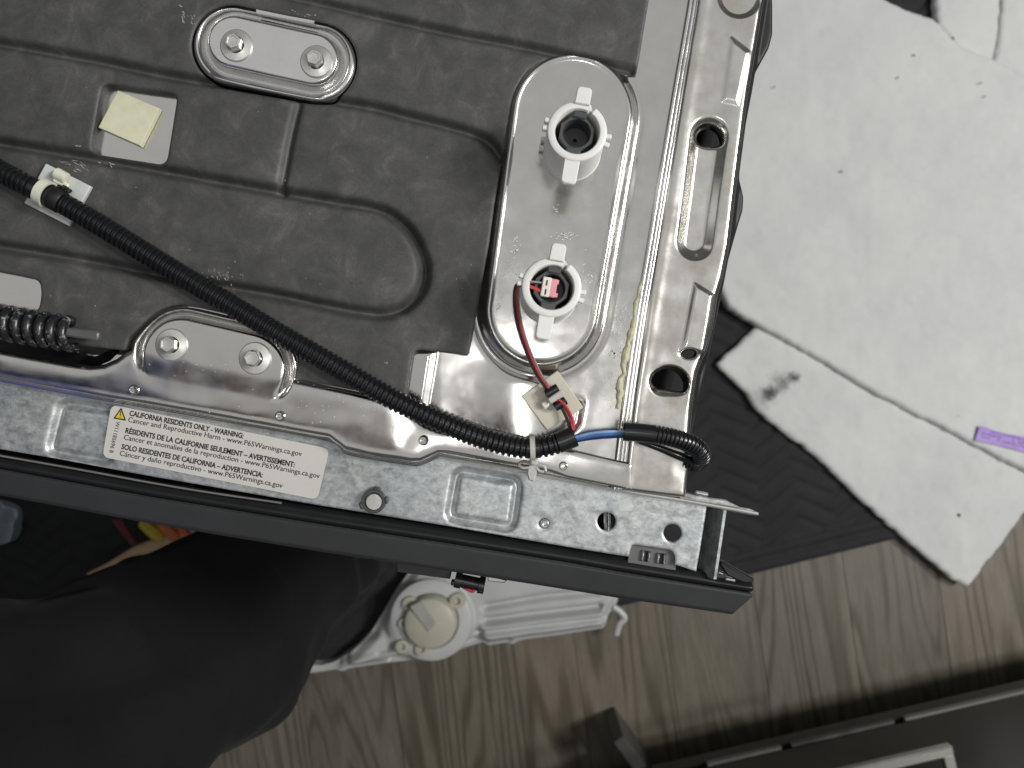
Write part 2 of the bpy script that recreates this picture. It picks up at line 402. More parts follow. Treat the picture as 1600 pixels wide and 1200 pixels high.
def wood():
    m, nt, b = nodes('grey_oak_plank')
    v = coords(nt, (1, .11, 1), 0, True)
    cn = noise(nt, coords(nt, (1, .095, 1), 0, True), 8, 2, .45, .3); vo = noise(nt, coords(nt, (1, .3, 1), 0, True), 11, 3, .6)
    mu = N(nt, 'ShaderNodeMath', operation='MULTIPLY'); mu.inputs[1].default_value = 150; nt.links.new(cn, mu.inputs[0])
    si = N(nt, 'ShaderNodeMath', operation='SINE'); nt.links.new(mu.outputs[0], si.inputs[0])
    ma = N(nt, 'ShaderNodeMath', operation='MULTIPLY_ADD'); ma.inputs[1].default_value = .5; ma.inputs[2].default_value = .5; nt.links.new(si.outputs[0], ma.inputs[0])
    fine = noise(nt, v, 190, 5, .7); blot = noise(nt, coords(nt, (1, .35, 1), 0, True), 14, 4, .6)
    g = ramp(nt, ma.outputs[0], [(.0, (.084, .070, .051)), (.2, (.112, .096, .072)), (.45, (.148, .129, .099)), (1, (.156, .137, .107))])
    c = mix(nt, (.145, .127, .098), g, ramp(nt, vo, [(.34, .2), (.55, 1.0)]))
    c = mix(nt, c, ramp(nt, fine, [(.3, .66), (.6, 1.05)]), .7, 'MULTIPLY')
    c = mix(nt, c, ramp(nt, blot, [(.3, .70), (.62, 1.08)]), .75, 'MULTIPLY')
    oi = N(nt, 'ShaderNodeObjectInfo')
    c = mix(nt, c, ramp(nt, oi.outputs['Random'], [(0, (.95, .95, .945)), (.5, (1.0, .995, .985)), (1, (1.05, 1.03, .99))]), 1.0, 'MULTIPLY')
    nt.links.new(c, b.inputs['Base Color']); b.inputs['Roughness'].default_value = .46
    bump(nt, b, fine, .25, 3e-4); return m
M['wood'] = wood()
def spring_m():
    m, nt, b = nodes('sooty_spring'); v = coords(nt); n = noise(nt, v, 420, 6, .75)
    g = N(nt, 'ShaderNodeNewGeometry'); sp = N(nt, 'ShaderNodeSeparateXYZ'); nt.links.new(coords(nt), sp.inputs[0])
    f = ramp(nt, n, [(.56, 0.0), (.66, 1.0)])
    c = mix(nt, (.012, .0125, .014), (.42, .43, .44), f); nt.links.new(c, b.inputs['Base Color'])
    b.inputs['Roughness'].default_value = .32; b.inputs['Specular IOR Level'].default_value = .7
    bump(nt, b, n, .4, 2e-4); return m
M['spring'] = spring_m()

FZ = -0.85                                # the floor, under a dishwasher of kitchen height
# ================================================================== SETTING: floor planks and quilted blanket
floor = thing('floor', (0, 0, FZ-.012), kind='structure', label='grey brown oak plank floor')
ang = math.atan(.14); fu = Vector((math.cos(ang), math.sin(ang), 0)); fv = Vector((-math.sin(ang), math.cos(ang), 0))
fl = Vector((math.sin(ang), 0, 0))
pw, pl = 0.132, 1.9
pm = MB().box((0, 0, -.006), (pw-.0004, pl-.0005, .012), 0, .0004)
pme = bpy.data.meshes.new('plank'); pme.from_pydata([tuple(p) for p in pm.v], [], pm.f); pme.update(); pme.materials.append(M['wood'])
base = W(1181, 945, FZ)
for i in range(-16, 12):
    off = ((i*0.43+.55) % 1)*pl
    for j in range(-3, 3):
        p = base + fu*((i+.5)*pw) + fv*(j*pl+off)
        p.z = FZ + RNG.uniform(-.0003, .0003)
        if not (-1.9 < p.x < 1.5 and -2.3 < p.y < 2.3): continue
        o = bpy.data.objects.new('plank', pme); C.objects.link(o); o.location = p; o.rotation_euler.z = ang; adopt(o, floor)
# the subfloor keeps the joints dark
sb = MB().box((0, 0, FZ-.022), (4, 4, .018)).obj('subfloor', M['hole'], floor, smooth=False)

blanket_px = [(-250, -320), (1720, -320), (1720, 758), (1420, 834), (1170, 895), (970, 944), (760, 985), (600, 1018), (-250, 1190)]
edge_line = [(1720, 758), (1420, 834), (1170, 895), (970, 944), (760, 985), (600, 1018), (-250, 1190)]
def quilt_z(X, Y, d):
    a = ang; u = (X*math.cos(a)-Y*math.sin(a)); v = (X*math.sin(a)+Y*math.cos(a))
    zig = np.abs(((u/56.0) % 2)-1)*34.0
    t = ((v+zig)/30.0) % 1
    g = np.exp(-((t-.5)/.11)**2)+.6*np.exp(-(((u/56.0) % 1-.5)/.05)**2)*0
    e = polyline(X, Y, edge_line)
    z = 0.010-0.0035*g+.002*vnoise(X, Y, 70, 3)+.003*vnoise(X, Y, 190, 4)
    pipe = .004*np.sqrt(np.clip(1-((e-9)/9)**2, 0, 1))+.004*np.sqrt(np.clip(1-((e-30)/8)**2, 0, 1))
    return np.where(e < 42, .009+pipe, z)
bl = sheet('moving_blanket', lambda X, Y: poly(X, Y, blanket_px), quilt_z, (-250, -320, 1720, 1200), 4, FZ+.001, M['quilt'], None, .012, FZ+.0005)
tag(bl, 'black quilted moving blanket with piped hem spread over the plank floor', 'blanket')

# ================================================================== fleece insulation on the floor
def fleece_piece(px, z0, th, label, seed, bbox, name='insulation_sheet', smooth=True, puff=3.5):
    o = smooth_closed(px, 5) if smooth else fillet(px, 6)
    def zf(X, Y, d):
        e = np.sqrt(np.clip(1-(1+np.clip(d, -puff*2.2, 0)/(puff*2.2))**2, 0, 1))
        wob = vnoise(X, Y, 90, seed)*.6+vnoise(X, Y, 34, seed+1)*.28+vnoise(X, Y, 12, seed+2)*.10
        return th*(.55+.45*e)+wob*.0036*np.clip(-d/25, 0, 1)
    wig = lambda X, Y: poly(X, Y, o)+vnoise(X, Y, 9, seed+5)*1.3+vnoise(X, Y, 28, seed+6)*1.2
    ob = sheet(name, wig, zf, bbox, 3, z0, M['fleece'], None, th, z0)
    return tag(ob, label, 'insulation', 'white fleece insulation sheets on the blanket')
zf0 = FZ+.013
fleece_piece([(1000, 500), (1115, 569), (1160, 612), (1178, 638), (1217, 672), (1256, 699), (1300, 741), (1345, 785), (1393, 826), (1440, 868), (1479, 900), (1507, 914), (1528, 888), (1556, 852), (1602, 790), (1680, 690), (1400, 560), (1180, 500)] if False else
             [(1116, 569, 2), (1160, 612), (1177, 638), (1217, 672), (1256, 699), (1300, 741), (1345, 785), (1393, 826), (1440, 868), (1479, 900), (1507, 915, 3), (1528, 888), (1556, 852), (1602, 790), (1680, 690), (1420, 560), (1182, 508)],
             zf0, .012, 'narrow white fleece strip with black stains and a pointed lower corner', 20, (1100, 480, 1700, 930), smooth=False)
third = fleece_piece([(1452, -90), (1700, -90), (1700, 190), (1560, 120), (1490, 82), (1456, 44)], zf0, .014, 'small white fleece piece in the upper right behind the large one', 40, (1430, -100, 1710, 200), smooth=False)
fleece_piece([(1568, -90), (1720, -90), (1720, 180), (1600, 128), (1546, 102), (1556, 60)], zf0+.010, .010, 'greyish fleece flap lying on the small piece at the photo corner', 44, (1530, -100, 1730, 190), smooth=False)
fleece_piece([(1090, 380), (1132, 482), (1178, 512), (1240, 545), (1304, 582), (1352, 610), (1400, 637), (1483, 678), (1558, 720), (1604, 741), (1700, 800), (1700, 180), (1600, 129), (1547, 100), (1490, 78), (1453, 40), (1407, 22), (1360, -2), (1330, -90), (1120, -90)],
             zf0+.004, .019, 'largest white fleece sheet with a purple tag near its lower edge', 60, (1080, -100, 1710, 810), smooth=False)
# stains and specks in the fleece (a flat soiling of its own shape)
def blotch(cx, cy, r, seed, n=26):
    rr = np.random.default_rng(seed); a = rr.uniform(.45, 1.25, n)
    a = (a+np.roll(a, 1)*.6)/1.6
    return [(cx+r*a[i]*math.cos(2*math.pi*i/n)*1.15, cy+r*a[i]*math.sin(2*math.pi*i/n)*.85) for i in range(n)]
def fibres(mb, cx, cy, r, n, z, seed):
    rr = np.random.default_rng(seed)
    for _ in range(n):
        a = rr.uniform(0, 6.28); q = abs(rr.normal(0, r*.55)); x = cx+q*math.cos(a)*1.25; y = cy+q*math.sin(a)
        L = rr.uniform(1, 3.2); b = rr.uniform(0, 6.28); wd = rr.uniform(.4, 1.5)
        dx, dy = math.cos(b)*L, math.sin(b)*L; nx, ny = -math.sin(b)*wd, math.cos(b)*wd
        pts = [W(x-dx, y-dy, z), W(x+nx, y+ny, z), W(x+dx, y+dy, z), W(x-nx, y-ny, z)]
        zz = z+rr.uniform(-.001, .001)
        mb.add([(p.x, p.y, zz) for p in pts], [(0, 1, 2, 3)])
strip = [o for o in C.objects if o.get('label', '').startswith('narrow white')][0]
def stained(spots):
    m = M['fleece'].copy(); m.name = 'stained_fleece'; nt = m.node_tree; b = nt.nodes['Principled BSDF']
    src = b.inputs['Base Color'].links[0].from_socket; v = coords(nt); nz = noise(nt, v, 95, 7, .72, 1.0); col = src
    for (x, y, r, a) in spots:
        c = W(x, y, zf0+.011); ds = N(nt, 'ShaderNodeVectorMath', operation='DISTANCE'); nt.links.new(v, ds.inputs[0]); ds.inputs[1].default_value = c
        mu = N(nt, 'ShaderNodeMath', operation='MULTIPLY'); mu.inputs[1].default_value = 1/(r*kz(zf0)); nt.links.new(ds.outputs['Value'], mu.inputs[0])
        ad = N(nt, 'ShaderNodeMath', operation='MULTIPLY_ADD'); nt.links.new(nz, ad.inputs[0]); ad.inputs[1].default_value = 2.2; nt.links.new(mu.outputs[0], ad.inputs[2])
        col = mix(nt, col, (.030, .033, .037), ramp(nt, remap(nt, ad.outputs[0]), [(.0, a), (.30, a*.8), (1.0, 0.0)]))
    nt.links.new(col, b.inputs['Base Color']); return m
def remap(nt, f):
    n = N(nt, 'ShaderNodeMapRange'); n.inputs['From Min'].default_value = 1.2; n.inputs['From Max'].default_value = 2.2; nt.links.new(f, n.inputs['Value']); return n.outputs[0]
strip.data.materials.clear(); strip.data.materials.append(stained([(1203, 614, 15, .9), (1240, 590, 11, .95), (1222, 602, 15, .6), (1192, 622, 22, .35), (1216, 596, 20, .35)]))
sp = MB()
big = [o for o in C.objects if o.get('label', '').startswith('largest white')][0]
for (x, y) in ((1403, 121), (1315, 268), (1210, 135), (1538, 151), (1532, 130), (1497, 650), (1428, 86)):
    fibres(sp, x, y, .7, 2, zf0+.0265, int(x))
s2 = sp.obj('dark_speck', M['stain'], big, smooth=False); s2['kind'] = 'stuff'
s3 = MB(); fibres(s3, 1498, 805, 3, 9, zf0+.0146, 77); fibres(s3, 1490, 60, 1.5, 4, zf0+.016, 78)
s3 = s3.obj('dark_speck', M['stain'], strip, smooth=False); s3['kind'] = 'stuff'
# purple tag
tg = thing('paper_tag', W(1580, 690, zf0+.0255), 'purple printed paper tag lying on the largest fleece sheet', 'tag')
zt = zf0+.0255
q = [W(1531, 665, zt), W(1568, 677, zt), W(1650, 690, zt), W(1644, 718, zt), W(1565, 697, zt), W(1523, 688, zt)]
MB().prism([(p.x, p.y) for p in q], zt, zt+.0006).obj('tag_sheet', M['purple'], tg, smooth=False)
pr = MB()
for r in range(3):
    x = 1534
    while x < 1640:
        L = RNG.uniform(2, 7)
        if RNG.uniform() < .75:
            yc = 671+r*5.5+(x-1534)*.24
            a = W(x, yc, zt); b = W(x+L, yc+L*.24, zt); h = 1.1*kz(zt)
            pr.add([(a.x, a.y-h, zt+.0009), (b.x, b.y-h, zt+.0009), (b.x, b.y+h, zt+.0009), (a.x, a.y+h, zt+.0009)], [(0, 1, 2, 3)])
        x += L+1.5
pr.obj('tag_print', M['purple_ink'], tg, smooth=False)

# ================================================================== white base pan on the floor
pz = FZ+.035
pan = thing('base_pan', W(700, 980, pz), 'white moulded plastic pan with round cream cap lying on the floor', 'plastic pan')
pan_px = [(617, 924), (604, 948), (580, 988), (552, 1015), (524, 1034), (500, 1040), (468, 1037), (448, 1056), (488, 1051), (527, 1045), (534, 1049), (545, 1044), (606, 1035), (655, 1030), (700, 1020), (756, 1002), (762, 1008), (794, 1003), (800, 1007), (812, 1000), (870, 992), (944, 981), (950, 960), (958, 950), (966, 938), (960, 880), (700, 850), (650, 880)]
def pan_z(X, Y, d):
    z = .002*np.exp(d/4)*0+.012*sst(0, 16, -d)
    for l in ([(760, 945), (850, 930), (930, 922)], [(760, 966), (850, 955), (935, 945)], [(745, 985), (850, 972), (940, 962)]):
        z = z-.010*np.exp(-(polyline(X, Y, l)/5)**2)
    z = z+.010*sst(6, -6, poly(X, Y, [(752, 974), (940, 950), (944, 972), (756, 996)]))
    z = z+.008*sst(6, -6, capsule(X, Y, (560, 1018), (600, 1000), 14))+.006*sst(5, -5, capsule(X, Y, (540, 1030), (590, 1020), 5))
    z = z+.012*sst(10, -4, np.hypot(X-672, Y-966)-62)
    z = z-.008*np.exp(-(polyline(X, Y, [(610, 1028), (690, 1012), (750, 992)])/4)**2)
    return z+.001*vnoise(X, Y, 40, 9)
sheet('pan_shell', lambda X, Y: poly(X, Y, fillet(pan_px, 5)), pan_z, (440, 840, 980, 1065), 2, pz, M['pan'], pan, .03)
hk = MB().tube(catmull([W(958, 948, pz), W(968, 955, pz), W(976, 966, pz), W(968, 975, pz), W(963, 992, pz)], .002), .0045, 8)
hk.obj('hook_tab', M['pan'], pan)
kz_ = pz+.022; kc = W(674, 968, kz_)
kk = kz(kz_)
MB().lathe([(64*kk, 0), (63*kk, .004), (54*kk, .007), (44*kk, .007)], 40).obj('cap_collar', M['pan'], pan, kc)
capo = MB().lathe([(42*kk, .004), (41*kk, .014), (38*kk, .020), (30*kk, .023), (6*kk, .024), (.0005, .024)], 40).obj('cream_cap', M['knob'], pan, kc)
zb = kz_+.026
MB().prism([tuple(W(x, y, zb)[:2]) for x, y in ((640, 948), (657, 939), (681, 973), (669, 988))], kz_+.012, zb, .001).obj('grip_bar', M['knob_grey'], capo)
for (x, y, r) in ((715, 937, 9), (630, 1008, 8), (642, 942, 9), (633, 972, 7), (660, 1012, 8)):
    p = W(x, y, kz_+.004)
    MB().lathe([(r*kk*1.5, 0), (r*kk*1.3, .008), (r*kk*.6, .0085), (r*kk*.55, .004), (.0003, .004)], 16).obj('screw_boss', M['knob'], pan, p)

# ================================================================== cabinet at the lower right
c0 = W(907, 1165, FZ); c1 = W(1600, 1005, FZ); cu = (c1-c0).normalized(); cn = Vector((-cu.y, cu.x, 0))
cab = thing('drawer_cabinet', c0, 'dark kitchen cabinet front with steel bar handle at the lower right', 'cabinet')
Rz = math.atan2(cu.y, cu.x); CL = 1.1
def cbox(u0, u1, z0, z1, n0, n1, bev=.001):
    m_ = MB(); c = c0+cu*((u0+u1)/2)+cn*((n0+n1)/2); m_.box((c.x, c.y, (z0+z1)/2), (u1-u0, n1-n0, z1-z0), Rz, bev); return m_
cbox(-.35, CL, FZ+.10, -.10, -.55, -.019).obj('cabinet_body', M['cabinet'], cab)
cbox(-.35, CL, FZ+.001, FZ+.098, -.55, -.11).obj('toe_kick', M['cabinet'], cab)
cbox(.085, CL, FZ+.102, FZ+.126, -.018, .0).obj('drawer_front', M['cabinet'], cab)
cbox(.085, CL, FZ+.140, FZ+.50, -.018, .0).obj('drawer_front', M['cabinet'], cab)
for a, b, mk in ((.153, .249, 'cabinet_edge'), (.262, .395, 'cabinet_mid'), (.409, .95, 'cabinet_edge')):
    cbox(a, b, FZ+.128, FZ+.137, -.016, .003, .0008).obj('edge_strip', M[mk], cab)
hb = cbox(.08, .40, FZ+.268, FZ+.279, .022, .034, .002).obj('bar_handle', M['handle'], cab)
for u in (.0865, .3935):
    cbox(u-.006, u+.006, FZ+.269, FZ+.278, -.001, .023, .001).obj('handle_post', M['handle'], hb)
sp_ = MB(); a = W(952, 1108, FZ); b = W(1002, 1176, FZ); dd = (b-a).normalized(); mid = a.lerp(b, .5)
sp_.box((mid.x, mid.y, FZ+.05), ((b-a).length, .016, .098), math.atan2(dd.y, dd.x), .001)
sp_.obj('side_panel', M['cabinet_side'], cab)

# ================================================================== DISHWASHER
dw = thing('dishwasher', (0, 0, 0), 'open topped dishwasher with steel tub, grey damping mat and galvanised front rail', 'dishwasher')
# --- tub body: carcass below the sheets, coloured near-black as shade for the gaps
body = [(-420, -420), (1185, -420), (1172, 60), (1140, 300), (1105, 470), (1072, 640), (1062, 768), (1084, 868), (900, 838), (500, 770), (0, 690), (-420, 610)]
bm_ = MB(); bm_.prism([tuple(W(x, y, -.03)[:2]) for x, y in body], FZ+.02, -.030); bm_.obj('tub_body', M['hole'], dw, smooth=False)

mat_px = fillet([(-60, -60), (1024, -60), (1013, 0), (1003, 60), (993, 121, 5), (972, 118), (942, 109), (917, 101), (892, 96.5), (870, 95), (855, 98), (840, 104), (827, 113), (817, 125), (809, 140), (802, 159), (797, 185), (792, 214), (787, 240), (779, 285), (773, 320), (765, 380), (750, 460), (738, 530), (732, 557, 6), (710, 553), (692, 551), (662, 547), (652, 547, 4), (646, 553), (643, 572), (639, 600), (634, 624), (621, 621), (587, 616), (531, 605), (463, 592, 2), (468, 575), (467, 552), (460, 537), (448, 522), (430, 508), (392, 497), (360, 492), (330, 485), (308, 480), (288, 477), (272, 479), (256, 485), (244, 492), (234, 500), (224, 510), (214, 520), (206, 529), (203, 540), (199, 548, 3), (167, 544), (133, 540), (60, 528), (-60, 507)], 3, 3)
hole_sq = fillet([(164, 133), (282, 150), (264, 260), (145, 241)], 15)
hole_left = fillet([(-60, 414), (50, 435), (68, 440), (71, 460), (66, 490), (-60, 470)], 14)
def mat_sdf(X, Y):
    d = poly(X, Y, mat_px)
    for h in (hole_sq, hole_left): d = np.maximum(d, -poly(X, Y, h))
    return np.maximum(d, -capsule(X, Y, (366, 75), (497, 102), 63))
G1 = [(-60, 60), (0, 70), (150, 97), (300, 127), (560, 166), (640, 185), (700, 200), (742, 212), (766, 226), (784, 250)]
G2 = [(-60, 214), (0, 225), (150, 250), (300, 277), (440, 302), (530, 318), (580, 326), (612, 338), (638, 360), (655, 388), (664, 418), (661, 446), (648, 468), (628, 483), (602, 491), (566, 489), (500, 477), (430, 462), (300, 440), (120, 405), (0, 386), (-60, 376)]
G3 = [(468, 168), (456, 220), (447, 268), (440, 302)]
G4 = [(430, -8), (500, 8), (620, 36), (720, 58), (800, 73), (900, 94), (985, 114)]
def cr2(pts):
    return [(p.x, p.y) for p in catmull([(x, y, 0) for x, y in pts], 6)]
G1, G2, G3, G4 = map(cr2, (G1, G2, G3, G4))
def mat_z(X, Y, d):
    z = 3.0*mm-.7*mm*np.exp(d/1.6)
    for g, a, wd in ((G1, 3.8, 7.0), (G2, 4.4, 7.5), (G3, 2.2, 6.5), (G4, 3.0, 6.5)):
        dist = polyline(X, Y, g); z = z-a*mm*np.exp(-(dist/wd)**2)-.35*mm*np.exp(-(dist/22)**2)
    # right part of the lower loop is pressed a bit wider
    z = z-.8*mm*np.exp(-(polyline(X, Y, [(664, 418), (655, 455), (628, 483), (590, 490)])/14)**2)
    return z+.10*mm*vnoise(X, Y, 24, 7)+.16*mm*vnoise(X, Y, 90, 8)
mat = sheet('damping_mat', mat_sdf, mat_z, (-60, -60, 1030, 630), 2, 0, M['mat'], dw, 4.6*mm)
mat['label'] = 'dark grey bitumen damping mat with pressed grooves'

# --- bare steel of the tub top
slot = fillet([(-60, 521), (0, 531), (80, 545), (150, 557), (172, 546), (190, 546), (172, 564), (150, 573), (110, 567), (0, 548), (-60, 538)], 4)
def plate_sdf(X, Y):
    d = poly(X, Y, [(-60, -60), (1082, -60), (1077, 0), (1020, 330), (985, 540), (958, 756), (900, 742), (810, 724), (700, 704), (640, 708), (-60, 575)])
    m_ = mat_sdf(X, Y)
    d = np.maximum(np.maximum(d, -(m_+2)), -capsule(X, Y, (366, 75), (497, 102), 72))                    # no steel hidden under the mat
    return np.maximum(d, -poly(X, Y, slot))
def plate_z(X, Y, d):
    cp = capsule(X, Y, (893, 183), (846, 487), 86, 80)
    z = 4.2*mm*sst(19, 2, cp)+.6*mm*np.exp(-((cp-2)/4)**2)-.9*mm*np.exp(-((cp-22)/6)**2)
    z = z+1.6*mm*sst(684, 668, X+.16*(Y-560))*sst(540, 556, Y)*sst(720, 690, Y)
    z = z-1.2*mm*np.exp(-((X+.14*(Y-300)-1012)/20)**2)*0
    z = z+1.4*mm*np.exp(-((X-(817))/58)**2)*sst(560, 600, Y)
    z = z-2.2*mm*sst(1000, 1048, X+.155*(Y-150))*0
    z = z-.8*mm*np.exp(-(polyline(X, Y, [(872, 690), (900, 660), (905, 630)])/7)**2)
    z = z-1.7*mm*sst(690, 610, X)
    return z+.13*mm*vnoise(X, Y, 95, 11)+.02*mm*vnoise(X, Y, 26, 12)
tub = sheet('tub_top', plate_sdf, plate_z, (-60, -60, 1090, 775), 2, 0, M['steel'], dw, 1.0*mm)

# --- front flange with the riveted lap
fl_top = [(-60, 538), (0, 547), (60, 558), (110, 567), (140, 571), (160, 569), (178, 561), (192, 551), (202, 547), (206, 532), (214, 522), (224, 511), (234, 501), (244, 493), (256, 486), (272, 481), (288, 479), (308, 482), (330, 487), (360, 494), (392, 499), (428, 509), (450, 525), (460, 540), (466, 556), (467, 575), (463, 593), (531, 607), (587, 618), (618, 625), (636, 634), (650, 646), (668, 660), (690, 668), (720, 673), (768, 670), (825, 681), (862, 690), (890, 702), (956, 718), (990, 725)]
fl_bot = [(990, 768), (950, 760), (900, 750), (810, 732), (700, 712), (685, 711), (657, 723), (640, 723), (575, 713), (537, 704), (512, 685), (300, 646), (160, 622), (0, 592), (-60, 581)]
fl_px = fl_top+fl_bot
def flange_z(X, Y, d):
    z = 5.0*mm-(2.6*mm-1.9*mm*sst(850, 890, X))*np.exp(d/3.5)
    pad = capsule(X, Y, (284, 558), (388, 579), 60, 57)
    upper = sst(600, 560, Y-.2*(X-284)+0)
    z = z-3.4*mm*np.exp(-((pad-7)/4.6)**2)*upper+.5*mm*sst(4, -4, pad)*upper
    z = z-2.2*mm*sst(600, 720, X)-4.5*mm
    z = z+.5*mm*sst(520, 600, X)*sst(655, 640, Y-.16*(X-560))*0
    return z+.15*mm*vnoise(X, Y, 70, 15)+.12*mm*vnoise(X, Y, 30, 16)
flange = sheet('front_flange', lambda X, Y: poly(X, Y, fl_px), flange_z, (-60, 475, 1000, 775), 1.7, 4.5*mm, M['steel_flange'], dw, 2.6*mm)
def line3(pts, z, dx=0, dy=0, step=.0015):
    return catmull([W(x+dx, y+dy, z) for x, y in pts], step)
fb = fl_bot[::-1]
for dy, z, r, mk in ((-2.2, 2.2*mm, .55*mm, 'steel_bright'), (.4, 1.0*mm, .5*mm, 'steel'), (3.0, -.4*mm, .5*mm, 'steel_bright')):
    zz = [W(x, y+dy*(.5 if x > 690 else 1), z-(.6*mm if x > 700 else 0)) for x, y in fb if x < 960]
    MB().tube(catmull(zz, .002), r, 8).obj('lap_edge', M[mk], flange)
def rivet(x, y, z, parent, r=6.5, name='rivet', m='steel_bright'):
    k = kz(z)
    return MB().lathe([(r*1.35*k, 0), (r*1.1*k, .0003), (r*k, .0010), (r*.8*k, .0014), (r*.5*k, .0013), (r*.35*k, .0007), (.0001, .0007)], 18).obj(name, M[m], parent, W(x, y, z))
for x, y in ((210, 609), (438, 650)): rivet(x, y, 4.9*mm, flange)
rivet(661, 688, 3.8*mm, flange); rivet(880, 728, 2.4*mm, flange)

# --- folded seam along the right side
seam0, seam1 = [(1085, -60), (1079, 0), (1053, 150), (1026, 310), (1012, 395), (994, 500), (978, 610), (964, 720), (959, 766)], None
def loft(path_px, prof, step=3.0):
    P_ = [(p.x, p.y) for p in resample(catmull([(x, y, 0) for x, y in path_px], 2), step)]; mb = MB(); v = []
    for (x, y) in P_:
        for dx, z in prof: v.append(tuple(W(x+dx, y, z*mm)))
    n_ = len(prof); f = [(i_*n_+j_, (i_+1)*n_+j_, (i_+1)*n_+j_+1, i_*n_+j_+1) for i_ in range(len(P_)-1) for j_ in range(n_-1)]
    mb.add(v, f); return mb
loft(seam0, [(-5, -.6), (-4, .5), (-2.5, 1.3), (-.5, 1.6), (2, 1.55), (3.2, 1.5), (3.8, .9), (4.4, 1.5), (6, 1.75), (8.4, 1.7), (9.2, 1.6), (9.8, 1.0), (10.4, 1.5), (12, 1.6), (14, 1.4), (15.5, .9), (17, .2), (20, -.6)]).obj('folded_seam', M['steel_bright'], dw, sharp=70)
# --- right hand side rail
rail_px = [(1096, -60), (1088, 0), (1064, 150), (1040, 300), (1027, 370), (1008, 490), (990, 610), (976, 735), (973, 765), (1071, 778), (1074, 741), (1078, 724), (1074, 690), (1078, 640), (1081, 615), (1086, 583), (1093, 563), (1101, 547), (1111, 510), (1118, 462), (1126, 435), (1136, 385), (1151, 262), (1162, 172), (1173, 105), (1182, 50), (1190, 0), (1198, -60)]
obl = lambda X, Y: capsule(X, Y, (1107, 215), (1085, 378), 25, 24)
hole_r = lambda X, Y: np.hypot((X-1109)/1.0, (Y-213)/.90)-21
hole_d = smooth_closed([(1019, 596), (1026, 583), (1040, 576), (1054, 578), (1066, 588), (1071, 600), (1069, 610), (1058, 611), (1040, 607), (1026, 605)], 4)
hole_o = smooth_closed([(1092, 214), (1094, 204), (1102, 197), (1113, 196), (1123, 202), (1128, 212), (1127, 224), (1116, 226), (1104, 223), (1095, 221)], 4)
def rail_z(X, Y, d):
    ax = (X-1108)+.165*(Y-150)                    # distance from the middle line
    z = 2.0*mm-1.3*mm*np.exp(d/2.5)+.5*mm*np.exp(-((ax+34)/12)**2)
    z = z-3.2*mm*sst(9, -13, obl(X, Y))
    z = z-1.6*mm*sst(3, -7, capsule(X, Y, (1160, -60), (1154, -3), 34, 33))
    z = z+1.1*mm*sst(5, -6, poly(X, Y, [(1084, 445), (1112, 462), (1098, 552), (1062, 548), (1066, 536)]))
    z = z+.8*mm*sst(5, -6, poly(X, Y, [(1141, 64), (1168, 85), (1150, 165), (1128, 160)]))
    dm = np.hypot(X-1045, (Y-598)/.86); z = z-3.4*mm*sst(33, 24, dm)*sst(24, -6, Y-600)
    z = z-2.4*mm*sst(4, -8, hole_r(X, Y))*sst(24, -4, Y-214)
    z = z-.5*mm*np.exp(-(np.hypot(X-1074, Y-551)/10)**2)
    z = z-2.2*mm*sst(690, 730, Y+0*X)*0-1.0*mm*sst(1040, 1075, X)*sst(700, 740, Y)
    z = z+.8*mm*np.exp(-(polyline(X, Y, [(1100, 600), (1086, 690)])/6)**2)
    return z+.14*mm*vnoise(X, Y, 38, 21)+.22*mm*vnoise(X, Y, 90, 22)
rl = sheet('side_rail', lambda X, Y: np.maximum(poly(X, Y, fillet(rail_px, 4)), -np.minimum(np.minimum(np.hypot((X-1076)/1.0, (Y-553)/.55)-11, poly(X, Y, hole_d)), poly(X, Y, hole_o))), rail_z, (960, -60, 1200, 785), 1.4, 0, M['steel_rail'], dw, 2.5*mm)
rl['label'] = 'stainless side rail with long pressed recess and dimples'
# --- black gasket down the outside
gask = [(1196, -60), (1190, 0), (1182, 52), (1173, 107), (1162, 173), (1151, 263), (1136, 386), (1126, 436), (1117, 464), (1111, 511), (1101, 549), (1092, 566), (1085, 586), (1080, 620), (1077, 660), (1074, 690), (1082, 690), (1088, 660), (1096, 625), (1108, 575), (1121, 510), (1133, 455), (1142, 405), (1148, 385), (1158, 350), (1166, 324), (1167, 304), (1163, 286), (1159, 272), (1170, 190), (1180, 140), (1186, 106), (1197, 86), (1207, 68), (1213, 45), (1213, 0), (1210, -60)]
def gask_z(X, Y, d): return -.8*mm-3.0*mm*sst(2, 14, -poly(X, Y, rail_px)*-1)-1.2*mm*np.exp(d/1.5)
gk = sheet('edge_gasket', lambda X, Y: poly(X, Y, fillet(gask, 4)), gask_z, (1060, -60, 1220, 700), 1.6, 0, M['black_rubber'], dw, 16*mm)

